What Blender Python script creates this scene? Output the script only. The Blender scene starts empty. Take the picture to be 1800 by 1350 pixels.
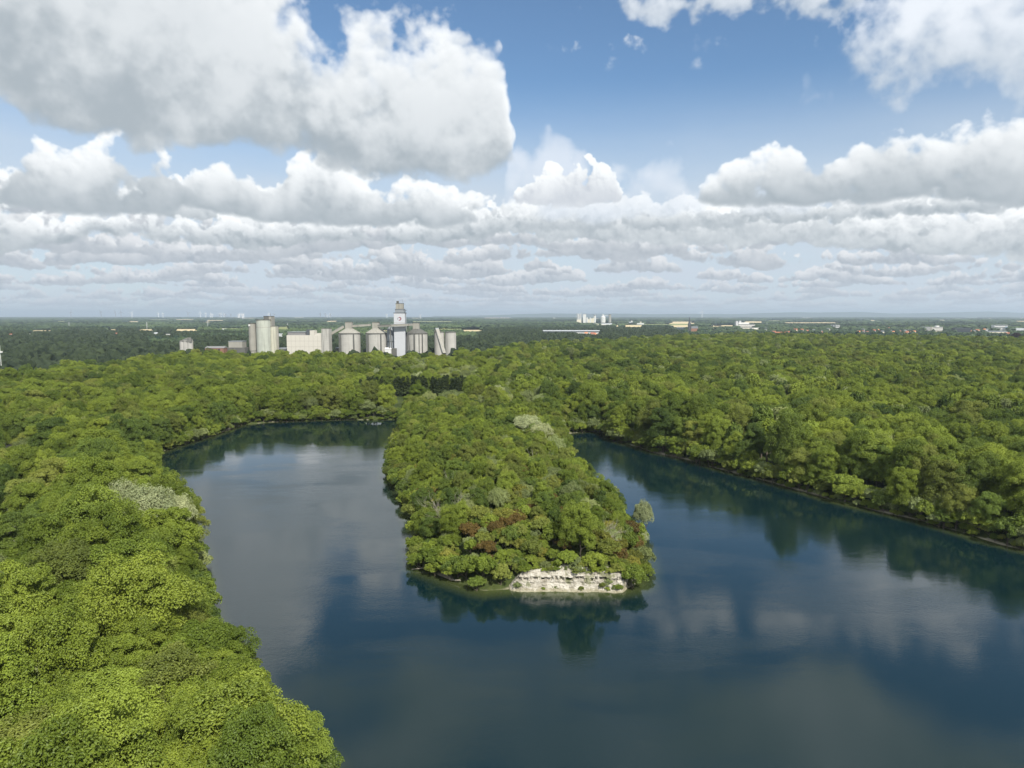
import bpy, math, random, os
import numpy as np
from mathutils import Vector, Matrix

# ------------------------------------------------------------------ camera, sun, sky
scene = bpy.context.scene
COL = scene.collection
F, CX, CY, HC = 1200.0, 900.0, 675.0, 60.0       # focal length in photo pixels, picture centre, drone height
PITCH = math.atan(120 / 1200)
SP, CP = math.sin(PITCH), math.cos(PITCH)

cam = bpy.data.cameras.new('camera')
cam_o = bpy.data.objects.new('camera', cam)
COL.objects.link(cam_o)
scene.camera = cam_o
cam.sensor_width = 36
cam.lens = 36 * F / 1800
cam.clip_start, cam.clip_end = 1.0, 120000
cam_o.location = (0, 0, HC)
cam_o.rotation_euler = (math.pi / 2 - PITCH, 0, 0)

scene.view_settings.view_transform = 'Standard'
scene.view_settings.look = 'None'
scene.view_settings.exposure = 0.22
scene.view_settings.gamma = 1.0
scene.view_settings.use_curve_mapping = False
scene.cycles.max_bounces = 6
scene.cycles.diffuse_bounces = 3
scene.cycles.transmission_bounces = 3
scene.cycles.glossy_bounces = 3
scene.cycles.volume_bounces = 0
scene.cycles.caustics_reflective = False
scene.cycles.caustics_refractive = False

SUN_EL, SUN_AZ = math.radians(44), math.radians(152)   # azimuth clockwise from +Y: behind the camera, to its right
S = Vector((math.sin(SUN_AZ) * math.cos(SUN_EL), math.cos(SUN_AZ) * math.cos(SUN_EL), math.sin(SUN_EL)))
sun = bpy.data.lights.new('sun', 'SUN')
sun.energy = 5.0
sun.angle = math.radians(0.55)
sun.color = (1.0, 0.95, 0.86)
sun_o = bpy.data.objects.new('sun', sun)
COL.objects.link(sun_o)
sun_o.location = (0, 0, 300)
sun_o.rotation_euler = S.to_track_quat('Z', 'Y').to_euler()

def pix_dir(px, py):
    u, v = (px - CX) / F, (CY - py) / F
    return Vector((u, CP + v * SP, -SP + v * CP))

def at(px, py, z=0.0):                               # point of the plane at height z seen at a photo pixel
    d = pix_dir(px, py)
    k = (z - HC) / d.z
    return Vector((d.x * k, d.y * k, z))

def on(px, py, D):                                   # point at distance D along +Y seen at a photo pixel
    d = pix_dir(px, py)
    k = D / d.y
    return Vector((d.x * k, D, HC + d.z * k))

def proj(x, y, z):
    dz = z - HC
    f = y * CP - dz * SP
    u = y * SP + dz * CP
    return CX + F * x / f, CY - F * u / f, f

class X:
    """A node socket with arithmetic."""
    nt = None
    def __init__(s, v): s.v = v
    @staticmethod
    def m(op, *a, clamp=False):
        n = X.nt.nodes.new('ShaderNodeMath'); n.operation = op; n.use_clamp = clamp
        for i, q in enumerate(a):
            q = q.v if isinstance(q, X) else q
            if isinstance(q, (int, float)): n.inputs[i].default_value = q
            else: X.nt.links.new(q, n.inputs[i])
        return X(n.outputs[0])
    def __add__(a, b): return X.m('ADD', a, b)
    __radd__ = __add__
    def __sub__(a, b): return X.m('SUBTRACT', a, b)
    def __rsub__(a, b): return X.m('SUBTRACT', b, a)
    def __mul__(a, b): return X.m('MULTIPLY', a, b)
    __rmul__ = __mul__
    def __truediv__(a, b): return X.m('DIVIDE', a, b)
    def min(a, b): return X.m('MINIMUM', a, b)
    def max(a, b): return X.m('MAXIMUM', a, b)

def smooth(x, lo, hi, a=0.0, b=1.0):
    n = X.nt.nodes.new('ShaderNodeMapRange'); n.interpolation_type = 'SMOOTHSTEP'
    for i, q in enumerate((x, lo, hi, a, b)):
        q = q.v if isinstance(q, X) else q
        if isinstance(q, (int, float)): n.inputs[i].default_value = q
        else: X.nt.links.new(q, n.inputs[i])
    return X(n.outputs[0])

def comb(x, y, z=0.0):
    n = X.nt.nodes.new('ShaderNodeCombineXYZ')
    for i, q in enumerate((x, y, z)):
        q = q.v if isinstance(q, X) else q
        if isinstance(q, (int, float)): n.inputs[i].default_value = q
        else: X.nt.links.new(q, n.inputs[i])
    return X(n.outputs[0])

def noise(vec, scale=1.0, detail=4.0, rough=0.55, dims='2D', lac=2.0, dist=0.0):
    n = X.nt.nodes.new('ShaderNodeTexNoise'); n.noise_dimensions = dims
    if vec is not None: X.nt.links.new(vec.v, n.inputs['Vector'])
    n.inputs['Scale'].default_value = scale
    n.inputs['Detail'].default_value = detail
    n.inputs['Roughness'].default_value = rough
    n.inputs['Lacunarity'].default_value = lac
    n.inputs['Distortion'].default_value = dist
    return X(n.outputs[0])

def voro(vec, scale=1.0, detail=1.0, rough=0.5, dims='2D', out='Distance', rnd=1.0):
    n = X.nt.nodes.new('ShaderNodeTexVoronoi'); n.voronoi_dimensions = dims
    if vec is not None: X.nt.links.new(vec.v, n.inputs['Vector'])
    n.inputs['Scale'].default_value = scale
    n.inputs['Detail'].default_value = detail
    n.inputs['Roughness'].default_value = rough
    n.inputs['Randomness'].default_value = rnd
    return X(n.outputs[out])

def mixc(f, a, b, blend='MIX'):
    n = X.nt.nodes.new('ShaderNodeMix'); n.data_type = 'RGBA'; n.blend_type = blend
    for i, q in ((0, f), (6, a), (7, b)):
        q = q.v if isinstance(q, X) else q
        if isinstance(q, (int, float)): n.inputs[i].default_value = q
        elif isinstance(q, (tuple, list)): n.inputs[i].default_value = (*q, 1) if len(q) == 3 else q
        else: X.nt.links.new(q, n.inputs[i])
    return X(n.outputs[2])

# --- the sky: Nishita behind banks of cumulus given by direction (azimuth, slope above the horizon)
world = bpy.data.worlds.new('World')
scene.world = world
world.use_nodes = True
nt = world.node_tree
nt.nodes.clear()
X.nt = nt
sky = nt.nodes.new('ShaderNodeTexSky')
sky.sky_type = 'NISHITA'
sky.sun_disc = False
sky.sun_elevation = SUN_EL
sky.sun_rotation = SUN_AZ
sky.altitude = 100
sky.air_density = 1.0
sky.dust_density = 0.6
sky.ozone_density = 2.5
tc = nt.nodes.new('ShaderNodeTexCoord')
sep = nt.nodes.new('ShaderNodeSeparateXYZ')
nt.links.new(tc.outputs['Generated'], sep.inputs[0])
dx, dy, dz = (X(sep.outputs[i]) for i in range(3))
az = X.m('ARCTAN2', dx, dy)
hr = X.m('SQRT', dx * dx + dy * dy).max(0.001)
t = dz / hr
BG = 0.1
K = 1.0 / BG

def AT(px, py):
    d = pix_dir(px, py)
    return math.atan2(d.x, d.y), d.z / math.hypot(d.x, d.y)

# --- cumulus banks, computed as fields of direction (azimuth, slope above the horizon)
AZ0, AZ1, T0, T1, NPR = -0.80, 0.80, 0.0, 0.84, 960
GW, GH = int((AZ1 - AZ0) * NPR), int((T1 - T0) * NPR)
_rs = np.random.RandomState(7)
_perm = _rs.permutation(512); _perm = np.concatenate([_perm, _perm]).astype(np.int32)
_ga = _rs.rand(512) * 2 * np.pi
_gx, _gy = np.cos(_ga).astype(np.float32), np.sin(_ga).astype(np.float32)

def perlin(x, y):
    xi, yi = np.floor(x).astype(np.int32), np.floor(y).astype(np.int32)
    xf, yf = (x - xi).astype(np.float32), (y - yi).astype(np.float32)
    xi &= 511; yi &= 511
    x1 = (xi + 1) & 511; y1 = (yi + 1) & 511
    u = xf * xf * xf * (xf * (xf * 6 - 15) + 10); w = yf * yf * yf * (yf * (yf * 6 - 15) + 10)
    def g(a, b, fx, fy):
        h = _perm[_perm[a] + b]
        return _gx[h] * fx + _gy[h] * fy
    a = g(xi, yi, xf, yf); b = g(x1, yi, xf - 1, yf)
    c = g(xi, y1, xf, yf - 1); d = g(x1, y1, xf - 1, yf - 1)
    a += u * (b - a); c += u * (d - c)
    return (a + w * (c - a)) * 1.5

def fbm(x, y, n=5, r=0.5, billow=False):
    s, a, tot = 0, 1.0, 0.0
    for i in range(n):
        p = perlin(x * 2 ** i + 17.3 * i, y * 2 ** i + 9.1 * i)
        s = s + a * (np.abs(p) * 2 - 0.55 if billow else p); tot += a; a *= r
    return s / tot

def blur(a, s):
    if s < 0.4: return a
    r = int(3 * s) + 1
    k = np.exp(-0.5 * (np.arange(-r, r + 1) / s) ** 2); k = (k / k.sum()).astype(np.float32)
    for ax in (0, 1):
        p = np.pad(a, [(r, r) if i == ax else (0, 0) for i in (0, 1)], mode='edge')
        c = np.zeros_like(a)
        for i in range(2 * r + 1):
            c += k[i] * (p[i:i + a.shape[0]] if ax == 0 else p[:, i:i + a.shape[1]])
        a = c
    return a

def sstep(x, lo, hi):
    x = np.clip((x - lo) / (hi - lo), 0, 1)
    return x * x * (3 - 2 * x)

def field3(shape, scale, rs, beta=3.4, dz=1.0):
    """Fractal noise on a box by spectral synthesis; scale = outer size in pixels, dz = pixels per depth slice."""
    n = [1 << int(math.ceil(math.log2(q))) if q < 40 else int(math.ceil(q / 48.0)) * 48 for q in shape]
    g = rs.standard_normal(n).astype(np.float32)
    G = np.fft.rfftn(g)
    k0 = np.fft.fftfreq(n[0])[:, None, None] / dz; k1 = np.fft.fftfreq(n[1])[None, :, None]; k2 = np.fft.rfftfreq(n[2])[None, None, :]
    kk = (k0 ** 2 + k1 ** 2 + k2 ** 2 + (1.0 / scale) ** 2).astype(np.float32)
    G *= kk ** (-beta / 4)
    f = np.fft.irfftn(G, s=n).astype(np.float32)[:shape[0], :shape[1], :shape[2]]
    return f / f.std()

def cloud_bank(rgb, trans, Tf, Bf, k, seed, aT=0.03, aB=0.006, w=0.006, gray=(.29, .345, .39), white=(.86, .885, .90), dens=1.0,
               bias=0.0, soft=0.0, base=0.55, beta=4.9, sx=1, lump=1.0, vhi=.92, vmin=.30):
    """Composite one bank over the image: a slab of noisy density between the outlines, marched from the viewer, sunlit from behind-right."""
    azs = (AZ0 + (np.arange(0, GW, sx) + .5 * sx) / NPR).astype(np.float32)
    Tv, Bv = Tf(azs), Bf(azs)
    live = Tv > Bv - .25 * aT
    if not live.any(): return
    c0 = max(0, int(np.argmax(live)) * sx - int(2 * aT * NPR)) // sx * sx
    c1 = min(GW, (len(live) - int(np.argmax(live[::-1]))) * sx + int(2 * aT * NPR))
    azs, Tv, Bv = azs[c0 // sx:(c1 + sx - 1) // sx], Tv[c0 // sx:(c1 + sx - 1) // sx], Bv[c0 // sx:(c1 + sx - 1) // sx]
    lv = live[c0 // sx:(c1 + sx - 1) // sx]
    lo = max(0, int((np.min(Bv[lv]) - 4 * aB - T0) * NPR)) // sx * sx
    hi = min(GH, int((np.max(Tv[lv]) + 2.0 * aT - T0) * NPR) + 2)
    if hi - lo < 3: return
    ts = (T0 + (np.arange(lo, hi, sx) + .5 * sx) / NPR).astype(np.float32)
    nx, nz = len(azs), len(ts)
    th = max(6.0, float(np.median((Tv - Bv)[lv])) * NPR / sx)          # typical height in cells
    ny = 20
    dzp = th * .9 / ny                                               # cells per slice
    rs = np.random.RandomState(int(seed * 10))
    N = field3((ny, nz, nx), NPR * aT * 3.4 / sx, rs, beta, dzp) * (1.0 * lump)
    A, Tt = azs[None, :], ts[:, None]
    top = (Tv[None, :] - Tt) / aT
    bot = (Tt - Bv[None, :]) / aB
    # depth profile: the near face leans back towards the top, bulging in the middle
    E = np.where(top < 0, top * 1.9, np.minimum(top * .9, 1.4 + .18 * top)) - 1.5 * np.clip(1 - (Tv - Bv)[None, :] / (.9 * aT), 0, 1)
    yy = (np.arange(ny) + .5) / ny
    E = E - 6 * np.clip(-.75 - top, 0, 1)
    tau = np.zeros((nz, nx), np.float32); Tr = np.ones((nz, nx), np.float32); L = np.zeros((nz, nx), np.float32)
    v = np.clip((Tt - Bv[None, :]) / np.maximum(Tv - Bv, aT * 1.2)[None, :], 0, 1.2).astype(np.float32)
    amb = (.02 + .42 * v ** 1.1 * base / .55 + bias).astype(np.float32)
    shx, shz = max(1, int(round(dzp * .45))), max(1, int(round(dzp * 1.2)))
    sig = 13.0 / (ny * (1 + soft * 2.5))
    B2 = sstep(bot + N[ny // 2] * .5, -1.0, 1.6)
    for i in range(ny):
        y = yy[i]
        e = E - .30 - 1.5 * (abs(y - .62) * 1.55) ** 2 + N[i] * .85
        d = np.clip(e * (1.25 / (1 + soft)), 0, 1) * B2 * sig
        # sunlight comes from the near upper right: what is left after the slices in front
        t2 = np.zeros_like(tau); t2[:nz - shz, :nx - shx] = tau[shz:, shx:]
        t2[:nz - shz, nx - shx:] = tau[shz:, nx - 1:nx]
        tau = t2 * .97 + d * 1.0
        sunl = .40 * np.exp(-tau * .85) + .40 * np.exp(-tau * .28) + .14 * np.exp(-tau * .05)
        a = 1 - np.exp(-d)
        L += Tr * a * (sunl * .95 + amb)
        Tr *= 1 - a
    cov = 1 - Tr
    Lm = L / np.maximum(cov, 1e-3)
    sh = np.clip((Lm - .17) / .95, 0, 1.03)
    vv = sstep(v + (N[2] * .10 + N[ny // 2] * .05), -.12, vhi)
    sh = sh * (vmin + (1 - vmin) * vv) * (1 + .10 * np.clip(N[1], -1.5, 1.5) * (1 - cov * .5))
    if sx > 1:
        cov, sh = np.repeat(np.repeat(cov, sx, 0), sx, 1)[:hi - lo, :c1 - c0], np.repeat(np.repeat(sh, sx, 0), sx, 1)[:hi - lo, :c1 - c0]
    sh = sh[..., None]
    c = np.array(gray, np.float32) * (1 - sh) + np.array(white, np.float32) * sh
    a = np.clip(cov * 1.02, 0, 1)[..., None] * dens
    rgb[lo:hi, c0:c1] = rgb[lo:hi, c0:c1] * (1 - a) + c * a
    trans[lo:hi, c0:c1] *= (1 - a[..., 0])

def outline(pts):
    q = sorted(AT(*p) for p in pts)
    xs_, ys_ = [p[0] for p in q], [p[1] for p in q]
    def fn(a):
        v = np.interp(a, xs_, ys_).astype(np.float32)
        r = 10; kk = np.hanning(2 * r + 1); kk /= kk.sum()
        return np.convolve(np.pad(v, r, mode='edge'), kk, mode='valid').astype(np.float32)
    return fn

def cloud_field():
    rgb = np.zeros((GH, GW, 3), np.float32); tr = np.ones((GH, GW), np.float32)
    tY = lambda y: AT(900, y)[1]
    rows = [(549, 544, 95, 1.1, .3, .30, .95), (543, 537, 88, 1.7, .3, .45, .95), (536, 528, 70, 2.3, .3, .6, .9), (528, 518, 56, 2.2, .3, .75, .85), (519, 507, 48, 2.9, .25, .8, .75), (509, 495, 38, 3.7, .25, .9, .65),
            (498, 480, 29, 4.4, .2, .95, .5), (486, 464, 25, 8.4, .2, 1, .45), (473, 447, 20, 9.7, .2, 1.0, .35), (458, 428, 17, 5.9, .15, 1.0, .3), (444, 408, 14, 13.3, .1, 1.0, .2), (428, 388, 12, 6.1, .1, 1.0, .15),
            (408, 366, 11, 16.1, -.1, 1.0, .15)]
    for yb, yt, k, seed, cv, dn, far in rows:
        b0 = tY(yb); h = tY(yt) - b0
        B = lambda a, b0=b0, h=h, s=seed: b0 + h * 1.1 * fbm(a * .09 / h + s * 3.1, a * 0 + s, 3)
        Tf = lambda a, B=B, h=h, s=seed, cv=cv: B(a) + h * (cv + .55 + 2.5 * fbm(a * .17 / h + s * 5.3, a * 0 + s * 2.2, 3))
        gr = np.array((.36, .42, .50)) * far + np.array((.33, .375, .425)) * (1 - far)
        wh = np.array((.58, .61, .66)) * far + np.array((.77, .785, .80)) * (1 - far)
        cloud_bank(rgb, tr, Tf, B, k, seed, aT=h * .42, aB=h * .13, w=h * .13, gray=gr, white=wh, dens=dn, bias=.12, beta=5.3, vmin=.42)
    heroes = [
        ([(1460, 60), (1490, 20), (1560, -30), (1650, -60), (1750, -90), (2100, -200)],
         [(1460, 61), (1490, 110), (1530, 150), (1580, 165), (1620, 120), (1700, 125), (1760, 120), (1800, 150), (1900, 120), (2100, 100)], 6, 71.2, dict(aT=.03, aB=.024, soft=1.6, dens=.86, beta=4.5, gray=(.46, .52, .57), white=(.86, .89, .92), bias=.30)),
        ([(1080, 0), (1110, -35), (1200, -75), (1290, -75), (1350, -70), (1500, -80), (1600, -90), (1700, -90)],
         [(1080, 1), (1110, 18), (1160, 32), (1230, 26), (1280, 10), (1350, 6), (1440, 22), (1500, 12), (1600, -20), (1700, -89)], 6, 73.9, dict(aT=.014, aB=.012, soft=1.8, dens=.85, gray=(.46, .52, .57), white=(.84, .87, .9), bias=.3)),
        ([(1090, 73), (1110, 62), (1140, 70), (1158, 78)], [(1090, 74), (1110, 74), (1140, 83), (1158, 79)], 6, 75.5, dict(aT=.008, aB=.006, soft=2.6, dens=.7, gray=(.6, .66, .74), bias=.5)),
        ([(945, 80), (955, 52), (975, 62), (1000, 84)], [(945, 81), (955, 78), (975, 84), (1000, 86)], 6, 76.5, dict(aT=.012, aB=.008, soft=3.6, dens=.4, gray=(.6, .66, .74), bias=.5)),
        ([(1400, 165), (1425, 130), (1450, 140), (1475, 165)], [(1400, 166), (1425, 168), (1450, 172), (1475, 166)], 6, 77.1, dict(aT=.015, aB=.012, soft=3.6, dens=.35, gray=(.6, .66, .74), bias=.5)),
        ([(880, 345), (940, 338), (1020, 338), (1120, 345), (1250, 355), (1400, 356), (1560, 354), (1700, 348), (1830, 352), (2000, 340)],
         [(880, 395), (950, 414), (1100, 420), (1250, 424), (1400, 418), (1560, 440), (1700, 445), (1830, 440), (2000, 440)], 9, 21.0, dict(aT=.016, bias=.22, vmin=.5)),
        ([(-200, 340), (0, 352), (60, 378), (110, 398), (150, 380), (230, 388), (300, 380), (400, 378), (560, 385), (640, 390), (760, 372), (900, 362)],
         [(-200, 430), (0, 440), (100, 432), (150, 405), (230, 405), (330, 428), (480, 430), (560, 415), (700, 425), (820, 420), (900, 400)], 10, 22.5, dict(aT=.016, bias=.12, vmin=.4)),
        ([(880, 350), (905, 262), (950, 222), (1000, 230), (1040, 285), (1090, 290), (1140, 255), (1180, 252), (1205, 290), (1240, 320), (1420, 330), (1500, 350)],
         [(880, 351), (905, 375), (950, 378), (1000, 380), (1040, 385), (1090, 380), (1140, 376), (1180, 376), (1205, 374), (1240, 375), (1420, 370), (1500, 351)], 7, 31.0, dict(aT=.03, dens=.66, w=.02, soft=1.5, gray=(.52, .60, .70), white=(.76, .80, .86), bias=.2)),
        ([(900, 352), (925, 312), (980, 288), (1040, 276), (1080, 292), (1100, 350)],
         [(900, 353), (930, 350), (980, 354), (1040, 354), (1080, 350), (1100, 351)], 12, 33.0, dict(aT=.014, gray=(.50, .54, .60), bias=.2)),
        ([(290, 352), (320, 300), (350, 282), (390, 270), (430, 292), (480, 312), (505, 280), (545, 262), (585, 270), (640, 315), (720, 315), (780, 326), (830, 352), (900, 384)],
         [(290, 353), (320, 355), (400, 374), (500, 388), (600, 394), (700, 398), (790, 392), (850, 384), (900, 385)], 9, 41.0, dict(soft=.3, lump=.75, aT=.018, bias=.1)),
        ([(-400, 260), (0, 262), (45, 246), (90, 254), (135, 260), (180, 242), (215, 232), (260, 240), (310, 268), (340, 305), (360, 345)],
         [(-400, 350), (0, 352), (80, 362), (150, 372), (240, 372), (310, 368), (340, 352), (360, 346)], 8, 43.3, dict(soft=.3, lump=.75, aT=.018, bias=.06)),
        ([(1180, 350), (1225, 332), (1275, 290), (1315, 270), (1345, 270), (1385, 246), (1440, 262), (1480, 262), (1530, 225), (1580, 222), (1640, 232), (1700, 214), (1770, 192), (1850, 186), (2100, 170)],
         [(1180, 351), (1225, 350), (1275, 356), (1330, 362), (1400, 360), (1500, 358), (1600, 345), (1700, 348), (1850, 358), (2100, 352)], 7, 51.0, dict(soft=.35, lump=.62, aT=.02, bias=.02)),
        ([(-600, -650), (-100, -700), (300, -420), (440, -160), (520, -40), (560, 25), (620, 15), (690, 12), (750, 30), (790, 22), (850, 20), (880, 70), (895, 160), (905, 240), (915, 292)],
         [(-600, 60), (-80, 130), (0, 160), (50, 205), (120, 225), (250, 245), (400, 258), (520, 252), (580, 285), (650, 303), (780, 306), (860, 302), (895, 280), (915, 293)], 4.6, 61.0, dict(lump=.8, aT=.03, aB=.012, w=.012, soft=.6, bias=.02, base=.50, vhi=.42, vmin=.30)),
    ]
    for tp, bp, k, seed, kw in heroes:
        cloud_bank(rgb, tr, outline(tp), outline(bp), k, seed, **kw)
    # overhead deck, above the frame of a level view
    azs = (AZ0 + (np.arange(GW) + .5) / NPR).astype(np.float32); ts = (T0 + (np.arange(GH) + .5) / NPR).astype(np.float32)
    lo = int((.36 - T0) * NPR)
    A, Tt = np.meshgrid(azs, ts[lo:])
    n = fbm(A * 5 + 3.3, Tt * 6.5 + 1.7, 7, .5); n2 = fbm(A * 5.3 + 9, Tt * 6.5 + 3, 4, .5)
    m = sstep(Tt + .05 * fbm(A * 4, A * 0 + 2.2, 3), .41, .55) * 1.60 - 1.15
    cov = sstep(n * 1.1 + m, -.2, .5) * .96
    sh = sstep(.48 + n2 * .5 - cov * .3 + n * .3, 0, 1)[..., None]
    c = np.array((.30, .36, .36), np.float32) * (1 - sh) + np.array((.72, .77, .76), np.float32) * sh
    a = cov[..., None]
    rgb[lo:] = rgb[lo:] * (1 - a) + c * a
    tr[lo:] *= 1 - cov
    return rgb, 1 - tr
_rgb, _al = cloud_field()
_px = np.concatenate([_rgb, _al[..., None]], 2).astype(np.float32)      # premultiplied light and cover of the clouds
img = bpy.data.images.new('cloud_field', GW, GH, alpha=True, float_buffer=True)
img.colorspace_settings.name = 'Non-Color'
img.alpha_mode = 'CHANNEL_PACKED'
img.pixels.foreach_set(_px.ravel())
img.update()
img.pack()
del _px, _rgb, _al

base = mixc(1.0, X(sky.outputs[0]), (0.93, 1.08, 1.14), 'MULTIPLY')
# thin veil that whitens the sky towards the horizon, and a broken deck over the sky out of frame, brightened for fill light
KK = lambda c: tuple(x * K for x in c)
vn = noise(comb(az * 3.0, t * 9.0), 1.4, 3, 0.55)
veil = smooth(t, 0.12, 0.34, 0.97, 0.0) * (0.65 + vn * 0.6)
cur = mixc(veil.min(1.0), base, KK((0.55, 0.62, 0.70)))
zz = t.max(0.12)
dn_ = noise(comb(dx / (zz * hr) , dy / (zz * hr)), 1.3, 4, 0.55)
a_out = smooth(X.m('ABSOLUTE', az), 0.70, 0.82).max(smooth(t, 0.74, 0.86))
cur = mixc(smooth(dn_, 0.34, 0.56) * a_out, cur, KK((0.86, 0.88, 0.90)))
tex = nt.nodes.new('ShaderNodeTexImage')
tex.image = img
tex.extension = 'EXTEND'
tex.interpolation = 'Linear'
nt.links.new(comb((az - AZ0) / (AZ1 - AZ0), (t - T0) / (T1 - T0)).v, tex.inputs['Vector'])
# premultiplied over
al = X(tex.outputs['Alpha']) * (1 - a_out)
lite = mixc(1.0, X(tex.outputs['Color']), (K,) * 3, 'MULTIPLY')
litem = mixc(a_out, lite, (0, 0, 0))
dim = mixc(al, cur, (0, 0, 0))
cur = mixc(1.0, dim, litem, 'ADD')
bgn = nt.nodes.new('ShaderNodeBackground')
bgn.inputs['Strength'].default_value = BG
nt.links.new(cur.v, bgn.inputs['Color'])
wo = nt.nodes.new('ShaderNodeOutputWorld')
nt.links.new(bgn.outputs[0], wo.inputs['Surface'])
world.cycles.sampling_method = 'MANUAL'
world.cycles.sample_map_resolution = 1024

# ------------------------------------------------------------------ helpers
rng = np.random.RandomState(11)
random.seed(5)

def tag(o, label=None, cat=None, group=None, kind=None):
    if label: o['label'] = label
    if cat: o['category'] = cat
    if group: o['group'] = group
    if kind: o['kind'] = kind
    return o

def link(o, parent=None):
    COL.objects.link(o)
    if parent is not None: o.parent = parent
    return o

def empty(name, loc=(0, 0, 0), rz=0.0):
    o = bpy.data.objects.new(name, None)
    o.empty_display_size = 0.5
    o.location = loc
    o.rotation_euler = (0, 0, rz)
    return link(o)

def np_mesh(name, verts, faces, mat=None, smooth_=False, attrs=None):
    """verts (n,3); faces (m,k) int array, or a list of such arrays with different k."""
    me = bpy.data.meshes.new(name)
    fs = faces if isinstance(faces, list) else [faces]
    fs = [np.asarray(f, np.int32) for f in fs if len(f)]
    loops = np.concatenate([f.ravel() for f in fs])
    tot = np.concatenate([np.full(len(f), f.shape[1], np.int32) for f in fs])
    start = np.concatenate([[0], np.cumsum(tot)[:-1]]).astype(np.int32)
    me.vertices.add(len(verts)); me.loops.add(len(loops)); me.polygons.add(len(tot))
    me.vertices.foreach_set('co', np.asarray(verts, np.float32).ravel())
    me.loops.foreach_set('vertex_index', loops)
    me.polygons.foreach_set('loop_start', start)
    me.polygons.foreach_set('loop_total', tot)
    me.polygons.foreach_set('use_smooth', np.full(len(tot), smooth_))
    for k, v in (attrs or {}).items():
        a = me.attributes.new(k, 'FLOAT', 'POINT')
        a.data.foreach_set('value', np.asarray(v, np.float32))
    me.update(calc_edges=True)
    if mat is not None: me.materials.append(mat)
    return me

def new_mat(name):
    m = bpy.data.materials.new(name); m.use_nodes = True
    m.node_tree.nodes.clear()
    X.nt = m.node_tree
    return m

def node(kind, **kw):
    n = X.nt.nodes.new(kind)
    for k, v in kw.items(): setattr(n, k, v)
    return n

def setin(n, name, q):
    s = n.inputs[name]
    q = q.v if isinstance(q, X) else q
    if isinstance(q, (int, float)): s.default_value = q
    elif isinstance(q, (tuple, list)): s.default_value = (*q, 1) if len(q) == 3 and s.type == 'RGBA' else q
    else: X.nt.links.new(q, s)

def out(shader):
    o = node('ShaderNodeOutputMaterial')
    X.nt.links.new(shader, o.inputs['Surface'])

def principled(color, rough=0.8, spec=0.3, normal=None, metal=0.0):
    n = node('ShaderNodeBsdfPrincipled')
    setin(n, 'Base Color', color); setin(n, 'Roughness', rough); setin(n, 'Specular IOR Level', spec); setin(n, 'Metallic', metal)
    if normal is not None: setin(n, 'Normal', normal)
    return n

def bump(h, strength=0.5, dist=0.1):
    n = node('ShaderNodeBump'); setin(n, 'Height', h); setin(n, 'Strength', strength); setin(n, 'Distance', dist)
    return X(n.outputs[0])

def pos():
    return X(node('ShaderNodeNewGeometry').outputs['Position'])

def xyz(v):
    s = node('ShaderNodeSeparateXYZ'); X.nt.links.new(v.v, s.inputs[0])
    return [X(q) for q in s.outputs]

def plain(name, color, rough=0.7, var=0.12, scale=0.6, spec=0.3, metal=0.0, streak=0.0):
    """A weathered surface: base colour with soft stains, optional vertical streaks."""
    m = new_mat(name)
    p = pos()
    n = noise(p, scale, 5, 0.6, '3D')
    f = (n - 0.5) * (2 * var) + 1.0
    if streak:
        x_, y_, z_ = xyz(p)
        s = noise(comb(x_ * 1.3, y_ * 1.3, z_ * 0.05), 0.6, 4, 0.6, '3D')
        f = f * (1.0 - smooth(s, 0.45, 0.75) * streak)
    c = mixc(1.0, color, comb(f, f, f), 'MULTIPLY')
    out(principled(c, rough, spec, metal=metal).outputs[0])
    return m

# ------------------------------------------------------------------ lake outline, heights
def P2(px, py, z=0.0):
    p = at(px, py, z); return (p.x, p.y)

LEFT = [P2(x, y, 7) for x, y in ((585, 1430), (566, 1350), (535, 1272), (480, 1200), (415, 1145), (352, 1090), (352, 1040), (338, 1000), (335, 960), (335, 925), (314, 888), (290, 850))]
LEFT += [P2(x, y, 5) for x, y in ((258, 815),)] + [P2(268, 800), P2(320, 782), P2(382, 763), P2(430, 746), P2(480, 742), P2(560, 739), P2(640, 738), P2(712, 737)]
PEN = [P2(712, 760), P2(690, 792, 1), P2(688, 832, 1), P2(708, 866), P2(728, 905), P2(740, 940), P2(738, 975), P2(745, 1000), P2(772, 1010), P2(800, 1022), P2(850, 1038), P2(900, 1034), P2(960, 1037), P2(1030, 1039), P2(1090, 1037),
       P2(1114, 1030), P2(1124, 1005), P2(1117, 965, 1), P2(1101, 915, 3), P2(1082, 885, 4), P2(1050, 850, 4), P2(1003, 842, 3), P2(1000, 810, 3), P2(985, 775, 2)]
RIGHT = [P2(990, 763), P2(1035, 757), P2(1062, 762), P2(1085, 775), P2(1150, 795), P2(1230, 814), P2(1300, 834), P2(1380, 855), P2(1430, 869), P2(1500, 888), P2(1560, 901), P2(1620, 915), P2(1660, 927), P2(1720, 945), P2(1800, 966)]
_r0, _r1 = RIGHT[-2], RIGHT[-1]
RIGHT += [(_r1[0] + 30, _r1[1] - 22), (_r1[0] + 70, _r1[1] - 70), (_r1[0] + 60, 30), (_r1[0] + 20, -80), (60, -180), (-60, -160), (-90, -60), (-62, 20)]
LAKE = np.array(LEFT + PEN + RIGHT)
POND = np.array([P2(975, 652), P2(985, 646), P2(1003, 643), P2(1022, 641), P2(1060, 641.5), P2(1062, 643), P2(1030, 645), P2(1010, 650), P2(992, 654)])
PENP = np.array(PEN + [P2(1000, 720), P2(700, 720)])

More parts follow.
